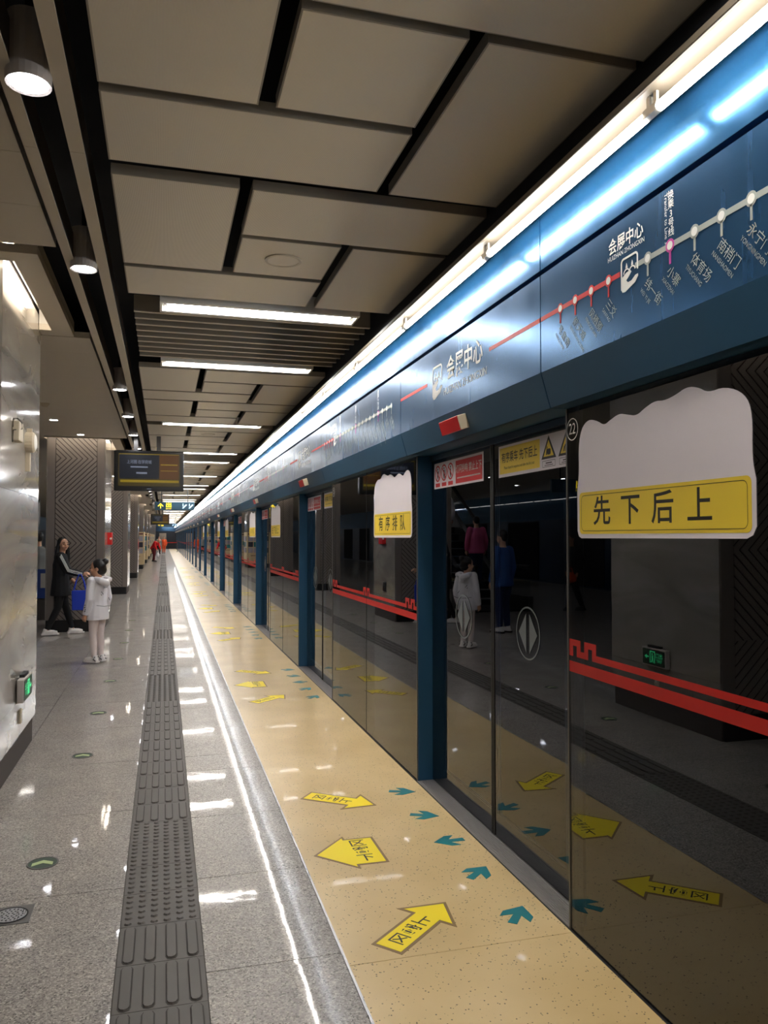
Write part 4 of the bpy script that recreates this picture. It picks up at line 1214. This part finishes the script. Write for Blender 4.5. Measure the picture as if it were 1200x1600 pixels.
def hand(prims, wrist, d, palm_n, s=1.0, curl=0.5):
    """palm + five fingers; d along the fingers, palm_n palm facing"""
    d = Vector(d).normalized(); pn = Vector(palm_n); pn = (pn - d * pn.dot(d)).normalized(); side = d.cross(pn)
    w = Vector(wrist)
    prims.append(('t', [w, w + d * 0.03 * s, w + d * 0.075 * s], [0.024 * s, 0.032 * s, 0.033 * s]))
    for i, (off, ln) in enumerate(((-0.027, 0.062), (-0.009, 0.072), (0.009, 0.068), (0.026, 0.052))):
        b0 = w + d * 0.072 * s + side * off * s
        b1 = b0 + (d * math.cos(curl * 0.6) + pn * math.sin(curl * 0.6)) * ln * 0.5 * s
        b2 = b1 + (d * math.cos(curl * 1.5) + pn * math.sin(curl * 1.5)) * ln * 0.5 * s
        prims.append(('t', [b0 - d * 0.02 * s, b0, b1, b2], [0.0095 * s, 0.0095 * s, 0.009 * s, 0.0075 * s]))
    t0 = w + d * 0.028 * s - side * 0.028 * s
    prims.append(('t', [t0, t0 + (d * 0.5 - side * 0.7 + pn * 0.3) * 0.035 * s, t0 + (d * 0.85 - side * 0.8 + pn * 0.5) * 0.055 * s], [0.012 * s, 0.0105 * s, 0.009 * s]))

def head(prims, c, s, yaw, pitch=0.0, roll=0.0):
    """face looks along local -Y before turning; c = skull centre; s = head height"""
    rot = Euler((pitch, roll, yaw)).to_matrix()
    def P(x, y, z): return Vector(c) + rot @ Vector((x * s, y * s, z * s))
    e = (pitch, roll, yaw)
    prims.append(('e', P(0, 0.03, 0.08), (0.355 * s, 0.42 * s, 0.42 * s), e))
    prims.append(('e', P(0, -0.10, -0.16), (0.29 * s, 0.28 * s, 0.32 * s), e))
    prims.append(('e', P(0, -0.25, -0.34), (0.13 * s, 0.12 * s, 0.12 * s), e))
    prims.append(('t', [P(0, -0.36, 0.04), P(0, -0.42, -0.06), P(0, -0.46, -0.13)], [0.035 * s, 0.05 * s, 0.062 * s]))
    for k in (-1, 1):
        prims.append(('e', P(0.355 * k, 0.04, -0.06), (0.04 * s, 0.085 * s, 0.125 * s), e))
        prims.append(('e', P(0.17 * k, -0.28, -0.14), (0.12 * s, 0.09 * s, 0.11 * s), e))
    return P
def face_details(P, s, parent):
    for k in (-1, 1):
        MB_e = bpy.data.meshes.new('eye'); bm = bmesh.new()
        bmesh.ops.create_uvsphere(bm, u_segments=8, v_segments=6, radius=0.05 * s, matrix=Matrix.Translation(P(0.145 * k, -0.375, 0.0)) @ Matrix.Diagonal((1.1, 0.8, 0.6, 1)))
        bm.to_mesh(MB_e); bm.free(); MB_e.materials.append(M('hair'))
        o = bpy.data.objects.new('eye', MB_e); COL.objects.link(o); o.parent = parent
        b_ = MB().tube([P(0.07 * k, -0.40, 0.115), P(0.15 * k, -0.405, 0.135), P(0.235 * k, -0.36, 0.11)], 0.016 * s, 'hair', 6).build('eyebrow', parent)
    MB().tube([P(-0.10, -0.365, -0.265), P(0, -0.40, -0.26), P(0.10, -0.365, -0.265)], [0.016 * s, 0.028 * s, 0.016 * s], 'lip', 6).build('mouth', parent)

def shoe(name, ank, yaw, s, m, parent, sole='shoe_white', accent=None):
    rot = Euler((0, 0, yaw)).to_matrix()
    def P(x, y, z): return Vector((ank[0], ank[1], ank[2])) + rot @ Vector((x * s, y * s, z * s))
    o = blob(name, [('t', [P(0, 0.05, -0.035), P(0, -0.03, -0.038), P(0, -0.10, -0.042), P(0, -0.165, -0.048)], [0.036 * s, 0.043 * s, 0.044 * s, 0.030 * s]),
                    ('t', [P(0, 0.02, -0.03), P(0, 0.012, 0.02)], [0.042 * s, 0.040 * s]),
                    ('e', P(0, 0.035, -0.045), (0.040 * s, 0.04 * s, 0.028 * s))], m, parent, 0.008, 3)
    sp = [(0.042, 0.07), (0.046, 0.0), (0.048, -0.10), (0.035, -0.17), (0.0, -0.195), (-0.035, -0.17), (-0.048, -0.10), (-0.046, 0.0), (-0.042, 0.07), (0, 0.088)]
    m4 = Matrix.Translation((ank[0], ank[1], ank[2] - 0.078 * s)) @ rot.to_4x4() @ Matrix.Diagonal((s, s, s, 1))
    MB().prism(sp[::-1], 0.026, sole, m4).build('sole', o)
    if accent:
        MB().tube([P(0.035, 0.045, 0.01), P(0.046, 0.02, -0.03), P(0.043, 0.06, -0.05)], 0.008 * s, accent, 6).build('heel_accent', o)
        MB().tube([P(-0.035, 0.045, 0.01), P(-0.046, 0.02, -0.03), P(-0.043, 0.06, -0.05)], 0.008 * s, accent, 6).build('heel_accent', o)
    return o

def figure(name, label, loc, rz, H, pose, cloth, group=None, fine=True):
    """pose: hip/knee/ankle/shoulder/elbow/wrist offsets in units of height; figure faces local -Y, its left is +X"""
    r = empty(name, loc, label, 'person', group, rz=rz)
    vx = 0.008 if fine else 0.016
    S = lambda p: Vector(p) * H
    hs = pose.get('head', 0.135) * H
    hc = S(pose.get('headc', (0, -0.01, 0.93)))
    neck0 = S(pose.get('neck', (0, 0.0, 0.825)))
    pel = S(pose.get('pelvis', (0, 0, 0.52)))
    chest = S(pose.get('chest', (0, 0.0, 0.72)))
    w = pose.get('w', 1.0)
    b_ = []
    P = head(b_, hc, hs, pose.get('hyaw', 0), pose.get('hpitch', 0))
    b_.append(('t', [neck0, lerp(neck0, hc, 0.6)], [0.034 * H, 0.032 * H]))
    b_.append(('t', [pel - V(0, 0, 0.03 * H), pel + V(0, 0, 0.03 * H), lerp(pel, chest, 0.5), chest, neck0], [(0.088 * H * w, 0.062 * H * w), (0.095 * H * w, 0.065 * H * w), (0.08 * H * w, 0.055 * H * w), (0.098 * H * w, 0.062 * H * w), (0.045 * H, 0.04 * H)]))
    coat, legs = [], []
    cz = pose.get('hem', 0.45) * H
    ct = pose.get('coat', 1.16)
    coat.append(('t', [V(pel.x, pel.y, cz), V(pel.x, pel.y, cz + 0.04 * H), lerp(pel, chest, 0.4), chest, lerp(chest, neck0, 0.75), neck0 + V(0, 0, 0.005 * H)],
                 [(0.112 * H * w * ct * pose.get('flare', 1.0), 0.082 * H * w * ct * pose.get('flare', 1.0)), (0.11 * H * w * ct * pose.get('flare', 1.0), 0.08 * H * w * ct * pose.get('flare', 1.0)),
                  (0.095 * H * w * ct, 0.07 * H * w * ct), (0.105 * H * w * ct, 0.07 * H * w * ct), (0.085 * H * ct, 0.052 * H * ct), (0.045 * H * ct, 0.04 * H * ct)]))
    hands = []
    for k, sd in (('L', 1), ('R', -1)):
        sh = S(pose.get('sh' + k, (0.108 * w * sd, 0, 0.80))); el = S(pose['el' + k]); wr = S(pose['wr' + k])
        b_.append(('t', [sh, lerp(sh, el, 0.5), el, lerp(el, wr, 0.4), wr], [0.03 * H, 0.028 * H, 0.023 * H, 0.023 * H, 0.016 * H]))
        ht = pose.get('hd' + k, None)
        hd = Vector(ht) if ht else (wr - el)
        hand(b_, wr, hd, pose.get('pn' + k, (-sd, 0, 0)), H / 1.65, pose.get('curl', 0.7))
        coat.append(('e', sh - V(sd * 0.008 * H, 0, 0.004 * H), (0.044 * H * ct, 0.044 * H * ct, 0.044 * H * ct)))
        end = lerp(el, wr, pose.get('cuff', 0.98))
        coat.append(('t', [sh - V(sd * 0.01 * H, 0, 0), lerp(sh, el, 0.5), el, lerp(el, wr, 0.5), end], [0.043 * H * ct, 0.037 * H * ct, 0.033 * H * ct, 0.031 * H * ct, 0.025 * H * ct]))
    for k, sd in (('L', 1), ('R', -1)):
        hp = S(pose.get('hp' + k, (0.05 * w * sd, 0, 0.50))); kn = S(pose['kn' + k]); an = S(pose['an' + k])
        b_.append(('t', [hp, lerp(hp, kn, 0.5), kn, lerp(kn, an, 0.35), an, an - V(0, 0, 0.02 * H)], [0.052 * H * w, 0.046 * H * w, 0.032 * H, 0.031 * H, 0.021 * H, 0.022 * H]))
        lt = cloth.get('legw', 1.12)
        legs.append(('t', [hp + V(0, 0, 0.03 * H), lerp(hp, kn, 0.5), kn, lerp(kn, an, 0.35), lerp(kn, an, 0.97)], [0.056 * H * w * lt, 0.048 * H * w * lt, 0.0345 * H * lt, 0.0335 * H * lt, 0.0245 * H * lt]))
        shoe('shoe', an, pose.get('fy' + k, 0), H / 1.65 * 1.02, cloth['shoe'], r, cloth.get('sole', 'shoe_white'), cloth.get('accent'))
    legs.append(('t', [pel - V(0, 0, 0.05 * H), pel + V(0, 0, 0.05 * H)], [(0.098 * H * w, 0.07 * H * w), (0.1 * H * w, 0.07 * H * w)]))
    body = blob('body', b_, 'skin', r, min(vx, 0.0075) if fine else vx, 2)
    face_details(P, hs, body)
    blob('jacket', coat, cloth['top'], r, vx, 5)
    blob('trousers' if cloth.get('leg_name') is None else cloth['leg_name'], legs, cloth['leg'], r, vx, 4)
    return r, P, hs, S

# girl in white, back to the camera, head turned to the left
gp = dict(head=0.162, headc=(0.0, -0.005, 0.885), neck=(0, 0, 0.785), hyaw=R(28), chest=(0, 0.0, 0.68), pelvis=(0, 0, 0.50), w=0.92, hem=0.405, flare=1.1, coat=1.08,
          elL=(0.128, 0.015, 0.60), wrL=(0.128, -0.03, 0.455), elR=(-0.128, 0.015, 0.60), wrR=(-0.128, -0.03, 0.455), shL=(0.088, 0, 0.765), shR=(-0.088, 0, 0.765),
          knL=(0.046, -0.012, 0.27), anL=(0.05, 0.01, 0.062), knR=(-0.046, -0.008, 0.27), anR=(-0.05, 0.0, 0.062), fyL=0.0, fyR=-0.1, curl=0.8)
girl, P, hs, S = figure('person', 'girl in white hooded coat and white tights standing with back turned', (-0.80, 10.68, 0), R(143 + 90), 1.36, gp,
                        dict(top='cloth_white', leg='tights', shoe='shoe_white', leg_name='tights', legw=1.04, accent='shoe_dark'))
blob('hood', [('t', [S((0.07, 0.02, 0.79)), S((0.065, 0.075, 0.775)), S((0, 0.105, 0.745)), S((-0.065, 0.075, 0.775)), S((-0.07, 0.02, 0.79))], [0.03, 0.042, 0.05, 0.042, 0.03]),
              ('t', [S((0, 0.08, 0.78)), S((0, 0.10, 0.70))], [(0.075, 0.04), (0.035, 0.02)])], 'cloth_white', girl, 0.008, 4)
hr = [('e', P(0, 0.06, 0.12), (0.385 * hs, 0.43 * hs, 0.42 * hs)), ('e', P(0, 0.22, -0.10), (0.34 * hs, 0.25 * hs, 0.32 * hs)),
      ('e', P(0, 0.42, 0.38), (0.19 * hs, 0.18 * hs, 0.19 * hs)), ('t', [P(0, 0.3, 0.25), P(0, 0.4, 0.36)], [0.14 * hs, 0.14 * hs])]
blob('hair', hr, 'hair', girl, 0.007, 2)
MB().tube([P(-0.12, 0.34, 0.40), P(0.0, 0.28, 0.46), P(0.12, 0.34, 0.40)], 0.012, 'white_print', 6).build('hair_band', girl)
MB().tube([S((0.108, 0.082, 0.545)), S((0.05, 0.118, 0.535)), S((-0.05, 0.118, 0.535)), S((-0.108, 0.082, 0.545))], 0.004, 'cloth_grey', 6).build('waist_seam', girl)
pt = MB()
for (x, z) in ((0.05, 0.66), (0.035, 0.645), (0.055, 0.635), (-0.045, 0.60), (-0.055, 0.585)):
    q = S((x, 0.094, z)); pt.tube([q, q + V(0.018, 0.004, 0.012)], 0.004, 'ink', 5)
for (z, dx) in ((0.545, 0.0), (0.525, 0.004), (0.505, -0.003), (0.49, 0.002)):
    q = S((0.158 + dx, -0.012, z)); pt.tube([q, q + V(0.003, 0.018, 0.012)], 0.005, 'ink', 5)
pt.build('coat_print', girl)

# woman in black walking to the right, looking at the camera
wp = dict(head=0.138, headc=(0.0, -0.02, 0.925), neck=(0, -0.005, 0.825), hyaw=R(-62), w=0.95, hem=0.40, coat=1.2, flare=1.08,
          elL=(0.14, -0.02, 0.64), wrL=(0.12, -0.10, 0.56), elR=(-0.125, -0.075, 0.655), wrR=(-0.10, -0.215, 0.615), hdR=(0.1, -1, 0.25), pnR=(0.5, 0, -0.6),
          knL=(0.045, 0.055, 0.285), anL=(0.045, 0.16, 0.062), knR=(-0.045, -0.06, 0.285), anR=(-0.045, -0.10, 0.052), fyL=0, fyR=0, curl=0.9)
wp['knL'] = (0.045, -0.05, 0.28); wp['anL'] = (0.05, -0.115, 0.052); wp['knR'] = (-0.045, 0.02, 0.28); wp['anR'] = (-0.045, 0.125, 0.055)
woman, P, hs, S = figure('person', 'long-haired woman in black track jacket and leggings walking past the chevron pillar', (-1.62, 13.92, 0), R(90 + 5), 1.60, wp,
                         dict(top='cloth_black', leg='cloth_black', shoe='shoe_white', leg_name='leggings', legw=1.06))
hr = [('e', P(0, 0.08, 0.14), (0.40 * hs, 0.42 * hs, 0.42 * hs)), ('e', P(0.0, 0.24, -0.1), (0.40 * hs, 0.27 * hs, 0.42 * hs)),
      ('t', [P(0.30, 0.05, 0.1), P(0.38, 0.08, -0.4), P(0.42, 0.10, -1.0), P(0.40, 0.10, -1.6)], [0.14 * hs, 0.15 * hs, 0.17 * hs, 0.12 * hs]),
      ('t', [P(-0.30, 0.05, 0.1), P(-0.40, 0.08, -0.4), P(-0.48, 0.05, -1.0), P(-0.46, 0.05, -1.7)], [0.14 * hs, 0.16 * hs, 0.19 * hs, 0.13 * hs]),
      ('t', [P(0, 0.25, 0.0), P(0, 0.34, -0.6), P(0, 0.38, -1.2), P(0, 0.36, -1.7)], [0.3 * hs, 0.32 * hs, 0.3 * hs, 0.2 * hs])]
blob('hair', hr, 'hair', woman, 0.009, 3)
st = MB()
shR, elR, wrR = S((-0.108 * 0.95, 0, 0.80)), S(wp['elR']), S(wp['wrR'])
for k in (-1, 0, 1):
    o1 = 0.017 * k
    pts = []
    for t in (0.0, 0.25, 0.5, 0.75, 1.0): pts.append(lerp(shR, elR, t) + V(-0.076 + 0.016 * t, 0, o1 * 1.0 + 0.022 - 0.012 * t) + V(0, -o1 * 0.5, 0))
    for t in (0.33, 0.66, 0.95): pts.append(lerp(elR, wrR, t) + V(-0.060 + 0.012 * t, 0, o1 + 0.006))
    st.tube(pts, 0.0058, 'white_print', 6)
st.build('sleeve_stripes', woman)
# bag hanging from her forearm
bag = empty('tote_bag', (0, 0, 0), 'blue tote bag hanging from the arm of the woman in black', 'bag')
wm = Matrix.Translation(woman.location) @ Matrix.Rotation(R(95), 4, 'Z')
hw = wm @ (lerp(elR, wrR, 0.55))
bag.location = (hw.x + 0.06, hw.y - 0.06, hw.z - 0.60)
bm_ = MB()
prof = [(-0.115, 0.0), (0.115, 0.0), (0.125, 0.32), (-0.125, 0.32)]
vs = [(x, -0.05 if z == 0 else -0.035, z) for x, z in prof] + [(x, 0.05 if z == 0 else 0.035, z) for x, z in prof]
bm_.add(vs, [(0, 1, 2, 3), (7, 6, 5, 4), (0, 4, 5, 1), (1, 5, 6, 2), (3, 2, 6, 7), (0, 3, 7, 4)], 'bag_blue')
bm_.build('bag_body', bag, bevel=0.015)
for yy in (-0.03, 0.03):
    MB().tube([(-0.09, yy, 0.33), (-0.06, yy, 0.46), (-0.015, yy * 0.5, 0.575), (0.015, yy * 0.5, 0.575), (0.06, yy, 0.46), (0.09, yy, 0.33)], 0.010, 'bag_blue', 6).build('strap', bag)

# bent man in red far down the platform
rp = dict(head=0.14, headc=(0.0, -0.23, 0.80), neck=(0, -0.15, 0.745), hyaw=0.0, hpitch=R(35), chest=(0, -0.08, 0.68), pelvis=(0, 0.02, 0.50), w=1.05, hem=0.47, coat=1.15,
          shL=(0.115, -0.12, 0.735), shR=(-0.115, -0.12, 0.735), elL=(0.15, -0.15, 0.58), wrL=(0.13, -0.22, 0.46), elR=(-0.15, -0.15, 0.58), wrR=(-0.13, -0.22, 0.46),
          knL=(0.05, -0.02, 0.28), anL=(0.05, 0.05, 0.05), knR=(-0.05, -0.05, 0.28), anR=(-0.05, -0.06, 0.05))
figure('person', 'stooping man in red top and maroon trousers far down the platform', (-0.62, 53.5, 0), R(60), 1.72, rp,
       dict(top='cloth_red', leg='cloth_maroon', shoe='shoe_dark', sole='shoe_dark', legw=1.25), fine=False)
sb = empty('carrier_bag', (-0.34, 53.3, 0.30), 'pale carrier bag in the hand of the stooping man', 'bag')
blob('bag_body', [('e', (0, 0, 0.12), (0.10, 0.07, 0.16)), ('t', [(0, 0, 0.2), (0, 0, 0.36)], [0.05, 0.02])], 'cloth_white', sb, 0.02, 3)
MB().tube([(0, 0, 0.33), (0, 0, 0.46)], 0.012, 'cloth_white', 6).build('strap', sb)
stand = dict(elL=(0.15, 0.01, 0.63), wrL=(0.15, -0.03, 0.49), elR=(-0.15, 0.01, 0.63), wrR=(-0.15, -0.03, 0.49), knL=(0.05, -0.01, 0.28), anL=(0.055, 0.01, 0.05), knR=(-0.05, -0.01, 0.28), anR=(-0.055, 0.0, 0.05))
walk = dict(stand); walk.update(knL=(0.05, -0.05, 0.28), anL=(0.05, -0.11, 0.052), knR=(-0.05, 0.03, 0.28), anR=(-0.05, 0.13, 0.055), wrL=(0.14, -0.08, 0.50), elR=(-0.14, 0.05, 0.64))
def hair_short(P, hs, r):
    blob('hair', [('e', P(0, 0.08, 0.16), (0.39 * hs, 0.42 * hs, 0.40 * hs)), ('e', P(0, 0.25, -0.05), (0.33 * hs, 0.22 * hs, 0.28 * hs))], 'hair', r, 0.014, 2)
FOLK = [('distant person in pale top beside the far end wall', (-0.42, 78.0, 0), 20, 1.66, stand, 'cloth_grey', 'cloth_black'),
        ('distant person with orange coat at the far platform end', (0.05, 80.0, 0), -10, 1.62, stand, 'cloth_orange', 'cloth_orange'),
        ('man in blue shirt and jeans standing in the side hall, mirrored in glass', (-2.05, 12.2, 0), 150, 1.72, stand, 'cloth_blue', 'cloth_navy'),
        ('person in black walking in the side hall, mirrored with orange handbag', (-5.3, 15.4, 0), 80, 1.68, walk, 'cloth_black', 'cloth_black'),
        ('person in pale top and dark trousers beyond the pillar, mirrored in glass', (-6.3, 14.6, 0), 60, 1.64, walk, 'cloth_white', 'cloth_black'),
        ('person in pink shirt riding the escalator', (-3.75, 17.5, 0.49), 180, 1.60, stand, 'cloth_pink', 'cloth_navy'),
        ('person in white top riding higher on the escalator', (-3.4, 18.8, 1.24), 180, 1.62, stand, 'cloth_white', 'cloth_black'),
        ('person in grey sleeves standing beside the poster board near escalator', (-2.45, 17.4, 0), 200, 1.70, stand, 'cloth_grey', 'cloth_black')]
for lab, loc, rz, H, ps, top, leg in FOLK:
    r, P, hs, S = figure('person', lab, loc, R(rz), H, ps, dict(top=top, leg=leg, shoe='shoe_white' if 'blue' in top else 'shoe_dark', sole='shoe_dark', legw=1.2), fine=False)
    hair_short(P, hs, r)
hb_ = empty('handbag', (-5.05, 15.05, 0.62), 'orange handbag carried by the person in black in the side hall', 'bag')
blob('bag_body', [('e', (0, 0, 0.12), (0.17, 0.07, 0.12)), ('e', (0, 0, 0.08), (0.18, 0.08, 0.08))], 'cloth_orange', hb_, 0.015, 2)
MB().tube([(-0.10, 0, 0.2), (-0.06, 0, 0.32), (0.06, 0, 0.32), (0.10, 0, 0.2)], 0.01, 'cloth_orange', 6).build('strap', hb_)

bpy.data.scenes.remove(TMP)
